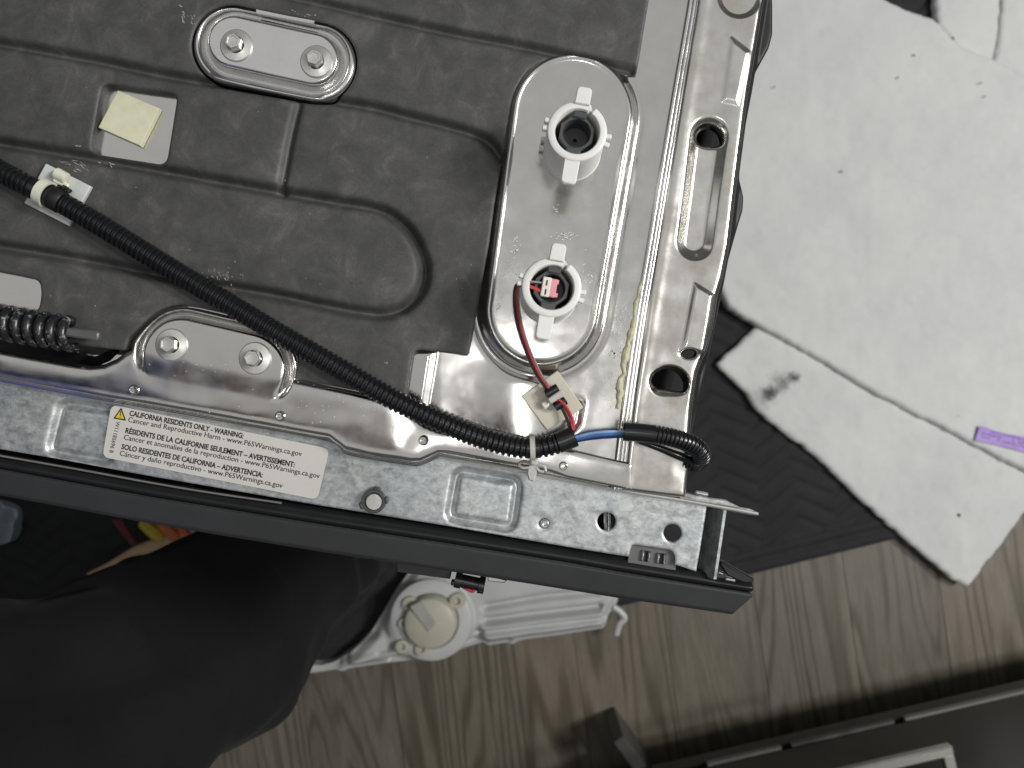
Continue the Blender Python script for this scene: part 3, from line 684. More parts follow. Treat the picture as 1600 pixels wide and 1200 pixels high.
# --- adhesive bead and white residue
def bead(pts, rmin, rmax, seed):
    P = resample(catmull([W(x, y, .8*mm) for x, y in pts], .001), .0006); rr = np.random.default_rng(seed)
    n = len(P); r = np.interp(np.arange(n), np.arange(0, n+6, 5), rr.uniform(rmin, rmax, len(np.arange(0, n+6, 5))))
    jit = np.interp(np.arange(n), np.arange(0, n+4, 3), rr.normal(0, .0004, len(np.arange(0, n+4, 3))))
    P = [p+Vector((jit[i], 0, 0)) for i, p in enumerate(P)]
    return MB().tube(P, list(r*mm), 9)
b1 = bead([(1003, 438), (999, 455), (994, 478), (991, 500)], .4, 1.0, 1); b2 = bead([(991, 500), (986, 525), (978, 550), (974, 575), (971, 600), (967, 622), (965, 640)], .7, 1.8, 2)
b1.add(b2.v, b2.f); b1.obj('sealant_bead', M['sealant'], dw)
fk = MB()
def flakes(mb, cx, cy, sx, sy, n, z, seed, L=(1, 4), wd=(.3, 1.1), ang0=None):
    rr = np.random.default_rng(seed)
    for _ in range(n):
        x = cx+rr.normal(0, sx); y = cy+rr.normal(0, sy); a = rr.uniform(0, 6.28) if ang0 is None else rr.normal(ang0, .35)
        l = rr.uniform(*L); ww = rr.uniform(*wd); nn = 6; pts = []
        for i in range(nn):
            t = 2*math.pi*i/nn; u = l*math.cos(t)*rr.uniform(.6, 1); v = ww*math.sin(t)*rr.uniform(.5, 1)
            pts.append(W(x+u*math.cos(a)-v*math.sin(a), y+u*math.sin(a)+v*math.cos(a), z))
        mb.add([tuple(p) for p in pts], [tuple(range(nn-1, -1, -1))])
ZR = 5.0*mm
flakes(fk, 968, 505, 7, 20, 70, .9*mm, 5, (1, 5), (.2, .7), 2.2); flakes(fk, 958, 552, 3, 3, 14, .9*mm, 6, (1.5, 4), (.7, 2)); flakes(fk, 955, 590, 14, 30, 26, .9*mm, 7)
flakes(fk, 884, 369, 9, 3.5, 40, ZR, 8, (1, 5), (.3, 1), -.3); flakes(fk, 803, 393, 3, 2, 10, ZR, 9, (1.5, 4), (.6, 1.5)); flakes(fk, 808, 378, 3, 5, 10, ZR, 10)
flakes(fk, 868, 328, 3, 5, 8, ZR, 11); flakes(fk, 920, 432, 5, 10, 12, ZR, 12); flakes(fk, 780, 477, 2, 4, 5, ZR, 13); flakes(fk, 800, 420, 12, 8, 16, ZR, 14, (1, 3), (.3, .7)); flakes(fk, 850, 520, 40, 22, 22, ZR, 15, (.5, 1.6), (.3, .8))
flakes(fk, 900, 300, 40, 60, 14, ZR, 16, (.5, 1.4), (.3, .8))
f1 = fk.obj('white_residue', M['white_flake'], tub, smooth=False); f1['kind'] = 'stuff'
sf = MB()
flakes(sf, 286, 25, 2, 6, 9, 3.15*mm, 20, (3, 7), (.5, 1), 1.1); flakes(sf, 300, 30, 3, 5, 12, 3.15*mm, 21, (1, 4), (.3, .9), 1.0)
flakes(sf, 120, 258, 14, 4, 16, 3.15*mm, 22, (3, 9), (.3, .9), .5); flakes(sf, 175, 256, 3, 2, 3, 3.15*mm, 23, (3, 6), (.4, .9), .45); flakes(sf, 122, 228, 2, 1, 2, 3.15*mm, 24, (2, 4), (.8, 1.4), .3)
flakes(sf, 350, 430, 16, 9, 30, 3.15*mm, 25, (1, 4), (.3, .8), 1.0); flakes(sf, 480, 22, 12, 2, 10, 3.15*mm, 26, (1, 3), (.3, .8), .2); flakes(sf, 400, 300, 330, 200, 46, 3.2*mm, 27, (.5, 1.5), (.3, .9))
flakes(sf, 604, 566, 2, 1, 3, 3.15*mm, 28, (1, 3), (.5, 1)); flakes(sf, 150, 477, 2, 1, 3, 3.15*mm, 29, (1, 2.4), (.5, 1.3))
f2 = sf.obj('pale_scuff', M['scuff'], mat, smooth=False); f2['kind'] = 'stuff'
f3 = MB(); flakes(f3, 520, 640, 70, 22, 34, 5.2*mm, 31, (.5, 2.2), (.3, .8)); flakes(f3, 300, 575, 40, 8, 14, 5.6*mm, 32, (.8, 4), (.2, .5), .5); flakes(f3, 614, 704, 3, 3, 9, 4.0*mm, 33, (1, 3), (.5, 1.3))
f3 = f3.obj('white_residue', M['white_flake'], flange, smooth=False); f3['kind'] = 'stuff'

# --- oval hinge bracket (upper) and the bolts
def oval_z(X, Y, d):
    pad = capsule(X, Y, (371, 72), (493, 99), 40)
    z = 4.0*mm-1.6*mm*np.exp(d/2.5)-3.6*mm*np.exp(-((pad-8)/5.2)**2)+1.1*mm*sst(3, -4, pad)
    z = z+1.2*mm*np.exp(-(polyline(X, Y, [(330, 126), (400, 145), (505, 164)])/5)**2)
    return z+.10*mm*vnoise(X, Y, 30, 31)
br = sheet('oval_bracket', lambda X, Y: capsule(X, Y, (367, 76), (498, 103), 60), oval_z, (295, 5, 570, 175), 1.4, 0, M['steel_bright'], dw, 4*mm)
br['label'] = 'oval pressed steel bracket with two bolts in the mat'
nt_ = MB().prism([tuple(W(x, y, 5*mm)[:2]) for x, y in ((399, 13), (450, 23), (492, 31), (490, 37), (399, 20))], 3*mm, 4.6*mm, .0003).obj('edge_tab', M['steel_bright'], br)
bw = MB(); bw.lathe([(6.3*mm, 0), (6.3*mm, .5*mm), (5.9*mm, .9*mm), (3.6*mm, 1.3*mm), (3.3*mm, 1.4*mm)], 32)
hexr = []
for (r, z) in ((3.15, 1.2), (3.15, 4.4), (2.75, 5.0), (2.2, 5.0), (2.0, 4.6), (.05, 4.5)):
    hexr.append([Vector((r*mm*math.cos(math.pi/3*j+.3), r*mm*math.sin(math.pi/3*j+.3), z*mm)) for j in range(6)])
hv = [p for r in hexr for p in r]; hf = []
for i in range(5):
    for j in range(6): hf.append((i*6+j, i*6+(j+1) % 6, (i+1)*6+(j+1) % 6, (i+1)*6+j))
bw.add(hv, hf)
bolt0 = bw.obj('bolt', M['zinc'], br, W(370, 72, 4.9*mm), sharp=28)
def copy_to(o, parent, loc, rz=0):
    c = o.copy(); C.objects.link(c); c.location = loc; c.rotation_euler.z = rz; c['_w'] = tuple(loc); adopt(c, parent); return c
copy_to(bolt0, br, W(495, 97, 4.9*mm), .4); copy_to(bolt0, flange, W(269, 539, 5.4*mm), .2); copy_to(bolt0, flange, W(399, 560, 5.4*mm), .6)

# --- galvanised front rail
def in_hole(c, r): return lambda X, Y: np.hypot(X-c[0], Y-c[1])-r
gal_px = [(-60, 580), (0, 590), (160, 618), (300, 642), (510, 680), (535, 700), (575, 710), (650, 718), (690, 708), (810, 728), (900, 746), (985, 763), (1105, 788), (1098, 835), (1094, 860), (1088, 893), (1054, 882), (900, 857), (700, 822), (500, 790), (240, 745), (84, 716), (0, 702), (-60, 692)]
notch = fillet([(985, 862), (988, 851), (1050, 860), (1056, 870), (1053, 900), (980, 890)], 9)
sq1 = fillet([(95, 629), (186, 643), (170, 722), (76, 706)], 14); sq2 = fillet([(714, 736), (810, 752), (800, 826), (701, 810)], 14)
def galv_sdf(X, Y):
    d = poly(X, Y, gal_px); d = np.maximum(d, -in_hole((948, 815), 14.5)(X, Y)); d = np.maximum(d, -in_hole((1051, 833), 14)(X, Y))
    return np.maximum(d, -poly(X, Y, notch))
def galv_z(X, Y, d):
    z = 0*X-.4*mm*np.exp(d/1.5)
    for s_ in (sq1, sq2):
        e = poly(X, Y, s_); z = z-2.4*mm*np.exp(-((e)/6.0)**2)-.5*mm*sst(3, -3, e)
    z = z-1.2*mm*np.exp(-(in_hole((851, 818), 0)(X, Y)/9)**2)
    return z+.12*mm*vnoise(X, Y, 60, 41)+.3*mm*vnoise(X, Y, 170, 42)
gz = -3.4*mm
gr = sheet('front_rail', galv_sdf, galv_z, (-60, 575, 1110, 900), 1.7, gz, M['galv'], dw, 1.2*mm)
gr['label'] = 'galvanised steel front rail with pressed squares and holes'
rivet(851, 818, gz-.3*mm, gr, 6.2)
MB().tube(line3([(690, 714), (810, 735), (900, 753), (985, 769), (1060, 781), (1130, 793), (1184, 803)], -.6*mm), .75*mm, 8).obj('rail_lip', M['zinc'], gr)
MB().prism([tuple(W(x, y, -3*mm)[:2]) for x, y in ((1040, 776), (1130, 789), (1172, 795), (1181, 799), (1186, 804), (1172, 805), (1130, 797))], -4.0*mm, -2.4*mm, .0003).obj('rail_tip', M['galv'], gr)
MB().prism([tuple(W(x, y, -9*mm)[:2]) for x, y in ((1066, 768), (1084, 772), (1110, 778), (1135, 781), (1165, 797), (1125, 792), (1060, 780))], -10*mm, -8.6*mm, .0004).obj('hinge_plate', M['galv'], gr)
MB().box(W(1096, 771, -6*mm), (22*S, 6.5*S, 1.6*mm), -.2, .0006).obj('latch_clip', M['galv'], gr)
wa, wb = W(1131, 797, -2.6*mm), W(1115, 905, -2.6*mm)
wl = MB(); t_ = Vector((.0011, 0, 0))
wl.add([wa, wb, wb+t_, wa+t_]+[p+Vector((-.0046, 0, -.011)) for p in (wa, wb, wb+t_, wa+t_)], [(3, 2, 1, 0), (4, 5, 6, 7), (0, 1, 5, 4), (1, 2, 6, 5), (2, 3, 7, 6), (3, 0, 4, 7)])
wl.obj('end_wall', M['galv'], gr, smooth=False)
MB().box(W(949, 815, -5.2*mm), (11*S, 44*S, 3*mm), .05, .0012).obj('spring_rod', M['steel_bright'], gr)
npx = fillet([(983, 862), (987, 850), (1051, 859), (1058, 870), (1055, 900), (978, 890)], 9)
npl = MB().prism([tuple(W(x, y, -6*mm)[:2]) for x, y in npx], -8*mm, -6*mm, .0003).obj('slotted_insert', M['insert'], gr)
for x in (1009, 1033):
    MB().box(W(x, 868+(x-1003)*.16, -5.95*mm), (15*S, 17*S, .3*mm), -.1, .0001).obj('slot_opening', M['hole'], npl, smooth=False)
for x in (1004, 1014, 1028, 1038):
    MB().box(W(x, 868+(x-1003)*.16, -5.4*mm), (4.0*S, 17*S, 1.6*mm), -.1, .0004).obj('metal_prong', M['steel_bright'], npl)
# bolt head in its black retaining clip
clip = MB(); k5 = kz(gz)
clip.lathe([(19*k5, 0), (19*k5, .0022), (17.5*k5, .003), (14.5*k5, .003), (13.6*k5, .0016)], 30)
for a in (75, 5, 200): 
    clip.box((20*k5*math.cos(math.radians(a)), 20*k5*math.sin(math.radians(a)), .0016), (5*k5, 11*k5, .0030), math.radians(a), .0004)
cl = clip.obj('retaining_clip', M['core'], gr, W(585, 782, gz))
MB().lathe([(13.4*k5, .0010), (13*k5, .0022), (12*k5, .0025), (3*k5, .0026), (.0001, .0026)], 30).obj('bolt_head', M['zinc'], cl, W(586, 783, gz))

# --- warning label with its print
lz = gz+.75*mm
lab = thing('warning_label', W(337, 706, lz)); adopt(lab, dw); lab['_w'] = tuple(lab.location); lab['label'] = 'white trilingual paper warning sticker on the galvanised rail'
lp = fillet([(174, 632), (515, 701), (496, 781), (160, 714)], 11)
MB().prism([tuple(W(x, y, lz)[:2]) for x, y in lp], lz-.25*mm, lz).obj('sticker', M['label'], lab, smooth=False)
def textmesh(s, bold):
    cu_ = bpy.data.curves.new('txt', 'FONT'); cu_.body = s; cu_.size = 1; cu_.resolution_u = 3; cu_.fill_mode = 'FRONT'
    cu_.offset = .030 if bold else .004
    o = bpy.data.objects.new('txt', cu_); C.objects.link(o)
    bpy.context.view_layer.update()
    me = bpy.data.meshes.new_from_object(o.evaluated_get(bpy.context.evaluated_depsgraph_get()))
    C.objects.unlink(o); bpy.data.objects.remove(o); return me
def put_text(s, p0, p1, cap, bold, name='printed_line'):
    me = textmesh(s, bold); n = len(me.vertices); co = np.empty(n*3, np.float32); me.vertices.foreach_get('co', co); co = co.reshape(-1, 3)
    x0, x1 = co[:, 0].min(), co[:, 0].max()
    a, b = W(p0[0], p0[1], lz), W(p1[0], p1[1], lz); u = (b-a); L = u.length; u.normalize(); v = Vector((-u.y, u.x, 0))
    sx = L/(x1-x0); sy = cap*kz(lz)/.70
    q_ = np.empty_like(co)
    for i in range(3): q_[:, i] = a[i]+(co[:, 0]-x0)*sx*u[i]+co[:, 1]*sy*v[i]
    q_[:, 2] = lz+.12*mm
    me.vertices.foreach_set('co', q_.ravel()); me.materials.clear(); me.update()
    return link(name, me, M['ink'], lab)
z6 = lambda x, y: (160+x/4, 600+y/4)
put_text('CALIFORNIA RESIDENTS ONLY - WARNING:', z6(168, 196), z6(880, 340), 8.0, True)
put_text('Cancer and Reproductive Harm - www.P65Warnings.ca.gov', z6(160, 236), z6(1245, 452), 8.0, False)
put_text('R\u00c9SIDENTS DE LA CALIFORNIE SEULEMENT \u2013 AVERTISSEMENT:', z6(143, 305), z6(1200, 520), 8.0, True)
put_text('Cancer et anomalies de la reproduction - www.P65Warnings.ca.gov', z6(133, 346), z6(1357, 590), 8.0, False)
put_text('SOLO RESIDENTES DE CALIFORNIA \u2013 ADVERTENCIA:', z6(118, 405), z6(1000, 584), 8.0, True)
put_text('C\u00e1ncer y da\u00f1o reproductivo - www.P65Warnings.ca.gov', z6(107, 446), z6(1125, 650), 8.0, False)
put_text('W11185696 B', z6(88, 232), z6(44, 428), 6.2, False)
tri = [z6(119, 146), z6(68, 216), z6(148, 230)]
cx_, cy_ = sum(p[0] for p in tri)/3, sum(p[1] for p in tri)/3
MB().prism([tuple(W(x, y, lz)[:2]) for x, y in fillet(tri, 1.5)], lz, lz+.08*mm).obj('warning_triangle', M['ink'], lab, smooth=False)
MB().prism([tuple(W(cx_+(x-cx_)*.68, cy_+(y-cy_)*.68, lz)[:2]) for x, y in fillet(tri, 1)], lz, lz+.14*mm).obj('triangle_fill', M['yellow'], lab, smooth=False)
ex = MB(); p = lambda x, y: tuple(W(x, y, lz)[:2])
ex.prism([p(188.4, 642.5), p(189.9, 642.8), p(188.6, 650.5), p(187.7, 650.3)], lz, lz+.2*mm); ex.prism([p(187.4, 651.6), p(188.7, 651.9), p(188.4, 653.2), p(187.1, 652.9)], lz, lz+.2*mm)
ex.obj('exclamation_mark', M['ink'], lab, smooth=False)

# ================================================================== appliance door along the front
door = thing('appliance_door', W(600, 860, -.02), 'charcoal dishwasher door edge running along the front of the galvanised rail', 'door')
dz = -6*mm
top_l = [(-60, 699), (0, 710), (240, 753), (500, 794), (700, 825), (900, 859), (1090, 891), (1120, 903), (1177, 911)]
mid_l = [(-60, 723), (0, 734), (240, 778), (500, 820), (700, 850), (900, 882), (960, 893), (1176, 927)]
bot_l = [(-60, 766), (0, 777), (240, 822), (500, 865), (620, 883), (820, 914), (970, 938), (1144, 963)]
band = top_l+mid_l[::-1]
def band_z(X, Y, d):
    e = polyline(X, Y, mid_l); t = polyline(X, Y, top_l)
    return -1.4*mm*np.exp(-(e/2.6)**2)-.8*mm*np.exp(d/2)+1.3*mm*np.exp(-((e-9)/6)**2)-1.2*mm*np.exp(-(t/4)**2)
sheet('top_strip', lambda X, Y: poly(X, Y, band), band_z, (-60, 690, 1190, 935), 2, dz, M['door_black'], door, 10*mm)
face = mid_l[:-1]+[(1176, 928), (1176, 933), (1146, 963)]+bot_l[::-1]
def face_z(X, Y, d):
    e = polyline(X, Y, mid_l); b = polyline(X, Y, bot_l)
    return -.2*mm-1.0*mm*np.exp(-(e/2.2)**2)-.9*mm*np.exp(-(b/3)**2)-.05*mm*e
sheet('door_edge', lambda X, Y: poly(X, Y, fillet(face, 2)), face_z, (-60, 715, 1190, 975), 2, dz, M['door_grey'], door, 22*mm)
MB().tube(line3([(-60, 701), (0, 712), (120, 733), (240, 755), (330, 770), (440, 786)], -3.8*mm), .42*mm, 8).obj('trim_line', M['trim'], door)
dpan = MB().prism([tuple(W(x, y, -.03)[:2]) for x, y in [(-420, 690), (0, 755), (500, 838), (900, 900), (1120, 930), (1120, 915), (900, 880), (500, 812), (0, 730), (-420, 660)]], FZ+.1, -.03).obj('door_panel', M['door_black'], door, smooth=False)
MB().prism([tuple(W(x, y, -3*mm)[:2]) for x, y in fillet([(1122, 877), (1131, 877), (1178, 904), (1177, 910), (1163, 911), (1136, 899)], 3)], -6*mm, -2.6*mm, .0005).obj('end_wedge', M['door_black'], door)
MB().box(W(1126, 895, -5.4*mm), (10*S, 5*S, 1.5*mm), -.3, .0004).obj('end_screw', M['steel_bright'], door)
MB().box(W(1141, 905, -5.4*mm), (17*S, 6*S, 1.5*mm), -.15, .0004).obj('end_screw', M['steel_bright'], door)
# latch switch hanging under the edge
MB().prism([tuple(W(x, y, -.028)[:2]) for x, y in ((620, 878), (706, 890), (703, 905), (620, 894))], -.034, -.028, .0004).obj('lower_ledge', M['door_grey'], door)
MB().prism([tuple(W(x, y, -.028)[:2]) for x, y in ((762, 900), (792, 908), (788, 912), (762, 909))], -.032, -.029, .0004).obj('ledge_sliver', M['steel'], door)
sz = -.026
lt = thing('door_switch', W(732, 910, sz), 'small black cylindrical switch with red wire under the door edge', 'switch')
P0, P1 = W(711, 905, sz), W(757, 915, sz); ax = (P1-P0)
MB().tube([P0, P0.lerp(P1, .22), P0.lerp(P1, .2201), P0.lerp(P1, .8), P0.lerp(P1, .8001), P1], [.0034, .0034, .0028, .0028, .0036, .0036], 16).obj('barrel', M['black_plastic'], lt)
for x, y in ((709, 910), (752, 921)):
    MB().box(W(x, y, sz+.001), (9*S, 8*S, .004), -.2, .0004).obj('end_lug', M['black_plastic'], lt)
wl_ = catmull([W(718, 914, sz-.002), W(727, 919, sz), W(738, 924, sz+.001), W(741, 920, sz+.001), W(736, 915, sz-.001)], .0005)
MB().tube(wl_, .0007, 8).obj('red_wire', M['red_wire'], lt)
MB().tube([p+Vector((.0006, .0012, 0)) for p in wl_], .0006, 8).obj('dark_wire', M['dark_wire'], lt)

# ================================================================== light sockets
tilt = -math.radians(10.0)
def socket(px, label):
    zt_ = 31*mm; c = W(px[0], px[1], zt_); c.z = 4.2*mm
    t = thing('light_socket', c, label, 'light socket', 'white round light sockets in the steel recess')
    def zt(a, r, z):
        if z < 20*mm: return z
        aa = (math.degrees(a)) % 360
        return z-5*mm if 60 < aa < 70 else z
    sh = MB().lathe([(11.2*mm, 0), (11.2*mm, 1*mm), (10.9*mm, 1.4*mm), (10.7*mm, 25.8*mm), (10.4*mm, 26.6*mm), (9.9*mm, 26.9*mm), (8.2*mm, 26.8*mm), (7.8*mm, 26.2*mm), (7.75*mm, 14*mm), (7.7*mm, 3*mm)], 60, zt=zt)
    sh.obj('socket_sleeve', M['socket'], t, c, tilt)
    def tab(r0, r1, wd, z, name='locking_tab'):
        s_ = 1 if r1 > 0 else -1; pts = fillet([(-wd/2, r0, .4*mm), (wd/2, r0, .4*mm), (wd/2, r1, 1.6*mm), (-wd/2, r1, 1.6*mm)], .4*mm)
        pts = []
        for (x, y, rr) in ((-wd/2, r0, 0), (wd/2, r0, 0), (wd/2, r1, 1), (-wd/2, r1, 1)):
            if not rr: pts.append((x, y))
            else:
                sx = 1 if x > 0 else -1; R_ = 1.5*mm
                arc = [(x-sx*R_*(1-math.cos(q)), y-s_*R_*(1-math.sin(q))) for q in np.linspace(0, math.pi/2, 5)]
                pts += arc if x > 0 else arc[::-1]
        MB().prism(pts, z, z+2.2*mm, .0004).obj(name, M['socket'], t, c, tilt)
    tab(9.4*mm, 15.6*mm, 5.4*mm, 25.6*mm); tab(-9.6*mm, -18.6*mm, 5.6*mm, 24.2*mm)
    MB().box((0, 9.3*mm, 19*mm), (5.4*mm, 2.0*mm, 13.4*mm), 0, .0003).obj('tab_web', M['socket'], t, c, tilt)
    nb = MB()
    for a in (168, 182, 2, -13): nb.box((11.2*mm*math.cos(math.radians(a)), 11.2*mm*math.sin(math.radians(a)), 24.6*mm), (2.4*mm, 1.7*mm, 3*mm), math.radians(a), .0003)
    for a in (170, 186): nb.box((11.5*mm*math.cos(math.radians(a)), 11.5*mm*math.sin(math.radians(a)), 3*mm), (2.4*mm, 1.7*mm, 3*mm), math.radians(a), .0003)
    nb.box((5.0*mm, -8.0*mm, 25*mm), (3.0*mm, 2.0*mm, 3*mm), .5, .0005); nb.box((-5.2*mm, -7.8*mm, 25*mm), (2.2*mm, 1.4*mm, 3*mm), -.5, .0004)
    nb.obj('edge_nub', M['socket'], t, c, tilt)
    # dark lamp body inside
    oc = MB(); n8 = 48
    def octr(a, r): 
        a = (a+math.pi/8) % (math.pi/4)-math.pi/8
        return r/math.cos(a)
    rings = []
    for (r, z, o8) in ((6.3, 4, 1), (6.3, 24.2, 1), (6.1, 24.6, 1), (5.1, 24.6, 0), (4.9, 24.2, 0), (4.75, 15, 0), (1.2, 15, 0), (1.15, 15.4, 0), (.8, 15.4, 0), (.75, 12, 0), (.02, 12, 0)):
        rings.append([Vector(((octr(2*math.pi*j/n8, r*.96) if o8 else r)*mm*math.cos(2*math.pi*j/n8), (octr(2*math.pi*j/n8, r*.96) if o8 else r)*mm*math.sin(2*math.pi*j/n8), z*mm)) for j in range(n8)])
    v = [p_ for r in rings for p_ in r]; f = []
    for i in range(len(rings)-1):
        for j in range(n8): f.append((i*n8+j, i*n8+(j+1) % n8, (i+1)*n8+(j+1) % n8, (i+1)*n8+j))
    oc.add(v, f)
    oc.box((0, 6.6*mm, 24*mm), (4.8*mm, 2.8*mm, 3*mm), 0, .0004); oc.box((-.1*mm, -6.7*mm, 24*mm), (5.2*mm, 3.0*mm, 3*mm), 0, .0004)
    oc.obj('lamp_body', M['core'], t, c, tilt)
    MB().lathe([(8.1*mm, 5*mm), (.01*mm, 5*mm)], 24).obj('dark_base', M['hole'], t, c, tilt)
    return t, c
s1, sc1 = socket((902, 205), 'upper white plastic light socket, open and empty with no plug inside')
s2_, sc2 = socket((862, 449), 'lower white plastic light socket with pink plug and red wires')
cz = 27.5*mm; cp_ = W(858, 450, cz)
con = thing('wire_plug', cp_, 'small pink and off-white wire plug inside the lower light socket', 'plug')
cb = MB().box((0, 0, 0), (3.1*mm, 7.0*mm, 4*mm), tilt, .0003).obj('plug_body', M['plug'], con, W(853, 449, cz))
cb2 = MB(); cb2.box((0, 0, 0), (2.4*mm, 6.6*mm, 3.4*mm), tilt, .0003); cb2.box((1.4*mm, 2.2*mm, 0), (1.3*mm, 1.6*mm, 3.2*mm), tilt, .0002); cb2.box((.9*mm, -2.5*mm, 0), (1.3*mm, 1.6*mm, 3.2*mm), tilt, .0002)
cb2.obj('plug_side', M['pink'], con, W(864, 451, cz))
for dy in (-7, 7):
    MB().box(W(853.5+dy*-.15, 449+dy, cz+2.0*mm), (.5*mm, 2.0*mm, .3*mm), tilt).obj('plug_slot', M['ink'], con, smooth=False)

# ================================================================== wires
def wire(name, label, pts, r, mk, group):
    P = resample(catmull([W(*p) for p in pts], .0006), .0006)
    return tag(MB().tube(P, r, 9).obj(name, M[mk], None), label, 'wire', group)
g_red = 'thin wires running from the lower socket to the conduit'
wire('signal_wire', 'red wire from the pink plug down to the beige tie mount', [(846, 456, 28*mm), (832, 449, 29*mm), (815, 445, 29*mm), (808, 452, 25*mm), (808, 475, 17*mm), (814, 510, 12*mm), (827, 550, 8.5*mm), (842, 583, 7*mm), (857, 606, 6.4*mm), (866, 622, 6.4*mm), (879, 632, 6.4*mm), (888, 646, 7*mm), (893, 660, 7.6*mm), (893, 676, 8*mm)], .62*mm, 'red_wire', g_red)
wire('signal_wire', 'grey wire beside the red one above the beige tie mount', [(846, 442, 28*mm), (830, 441, 29.4*mm), (814, 442, 29*mm), (805, 450, 25*mm), (804, 476, 16*mm), (810, 512, 11*mm), (823, 551, 7.6*mm), (838, 584, 6*mm), (853, 607, 5.6*mm), (862, 624, 5.6*mm), (876, 636, 5.6*mm), (884, 650, 6*mm), (889, 664, 7*mm), (890, 678, 8*mm)], .62*mm, 'dark_wire', g_red)
wire('signal_wire', 'pale thin wire twisted against the red wire near the plug', [(846, 441.5, 29.6*mm), (830, 440, 30.4*mm), (816, 441, 30*mm), (810.5, 450, 26*mm), (810.5, 475, 17.6*mm), (816.5, 510, 12.4*mm), (829.5, 549, 9*mm), (845, 583, 7.4*mm), (858, 603, 7*mm)], .36*mm, 'grey_wire', g_red)
wire('signal_wire', 'short bright red wire end leaving the tie mount for the conduit', [(870, 622, 7.2*mm), (882, 632, 7.4*mm), (891, 646, 7.8*mm), (896, 660, 8*mm), (896, 674, 8*mm)], .5*mm, 'red_wire', g_red)
g_b = 'blue wires bridging the two conduits'
wire('power_wire', 'pale blue wire, topmost of the blue wires between the conduits', [(888, 687, 8*mm), (903, 682, 9*mm), (925, 677, 10.5*mm), (950, 674.5, 12*mm), (990, 674, 12.5*mm)], .55*mm, 'pale_blue_wire', g_b)
wire('power_wire', 'bright blue wire in the middle of the gap between the conduits', [(888, 689, 8*mm), (903, 685.5, 8.6*mm), (925, 681, 10*mm), (950, 678.5, 11.6*mm), (990, 677, 12*mm)], .62*mm, 'blue_wire', g_b)
wire('power_wire', 'dark navy wire lowest in the gap between the conduits', [(888, 692, 7*mm), (905, 688.5, 7.6*mm), (928, 685, 8.6*mm), (952, 683, 10*mm), (990, 681, 11*mm)], .55*mm, 'navy_wire', g_b)

# ================================================================== corrugated conduits
def conduit(pts, r, pitch, plain_ranges, thin=.82, n=22):
    P = resample(catmull([W(*p) for p in pts], .001), pitch/8); rad = []; N_ = len(P)
    for i in range(N_):
        ph = (i % 8)/8; s_ = i/(N_-1); sm = any(a <= s_ <= b for a, b in plain_ranges)
        rr = 1.0 if ph < .40 else (.95 if ph < .5 else (thin if ph < .85 else .95))
        rad.append(r*(.985 if sm else rr))
    return P, rad, n
P, rad, n = conduit([(-40, 245, 8.2*mm), (0, 267, 8.0*mm), (45, 291, 8.6*mm), (100, 319, 8*mm), (160, 354, 8*mm), (230, 397, 7.6*mm), (300, 440, 7.4*mm), (370, 482, 7.6*mm), (440, 524, 8.4*mm), (500, 558, 9*mm), (560, 593, 9*mm), (620, 627, 9.2*mm), (680, 655, 9.4*mm), (740, 680, 9*mm), (790, 695, 8.6*mm), (830, 700, 8.6*mm), (865, 694, 8.6*mm), (899, 681, 8.8*mm)], 4.15*mm, 2.15*mm, [(.098, .125), (.925, .945), (.972, 1)])
cmb = MB().tube(P, rad, n, caps=False)
t_end = (P[-1]-P[-6]).normalized(); cmb.tube([P[-1], P[-12]], [3.6*mm, 3.5*mm], n, caps=False)
co = tag(cmb.obj('corrugated_conduit', M['black_plastic'], None, sharp=50), 'long black corrugated conduit lying diagonally across the damping mat', 'conduit', 'black corrugated conduits')
P, rad, n = conduit([(975, 674.5, 12*mm), (1000, 676, 12.4*mm), (1030, 680, 12.6*mm), (1058, 686, 12*mm), (1080, 694, 10.5*mm), (1093, 704, 8*mm), (1096, 715, 3.5*mm), (1086, 723, -1*mm), (1066, 719, -1.0*mm)], 3.55*mm, 1.55*mm, [(0, .24)], .84)
cmb = MB().tube(P, rad, n, caps=False); cmb.tube([P[0], P[14]], [3.1*mm, 3.1*mm], n, caps=False)
tag(cmb.obj('corrugated_conduit', M['black_plastic'], None, sharp=50), 'short black corrugated conduit curling over the side rail with open end', 'conduit', 'black corrugated conduits')
lower = catmull([W(1086, 722, 0), W(1060, 712, 3.6*mm), (W(1030, 700, 5*mm)), W(1000, 690, 7*mm)], .001)
tag(MB().tube(lower, lambda s_: (1.9-.9*s_)*mm, 12).obj('cable_tail', M['black_plastic'], None), 'black cable tail tucked under the short curled conduit', 'cable')
# --- tape sleeve, cable tie with fir tree clip
tie = thing('cable_tie', W(832, 720, 5*mm), 'grey nylon cable tie holding the long conduit to the rail lip', 'cable tie')
tp = W(832, 700, 8.6*mm); td = (W(845, 698.5, 8.6*mm)-W(820, 699.5, 8.6*mm)).normalized(); sd = Vector((-td.y, td.x, 0))
ring = MB(); ns = 26
for k_ in range(ns+1):
    pass
vv = []; ff = []
for k_ in range(ns+1):
    a = math.pi*(-.42)+math.pi*1.55*k_/ns; dirv = sd*math.cos(a)*-1+Vector((0, 0, 1))*math.sin(a)
    for (rr_, ww) in ((4.35, -1), (4.75, -1), (4.75, 1), (4.35, 1)): vv.append(tp+dirv*rr_*mm+td*ww*.95*mm)
for k_ in range(ns):
    for j in range(4): ff.append((k_*4+j, k_*4+(j+1) % 4, (k_+1)*4+(j+1) % 4, (k_+1)*4+j))
ring.add(vv, ff); ring.obj('strap', M['tie'], tie)
hd = MB(); hd.box(W(834, 720, 6*mm), (13*S, 14*S, 4.4*mm), -.1, .0008); hd.obj('tie_head', M['tie'], tie)
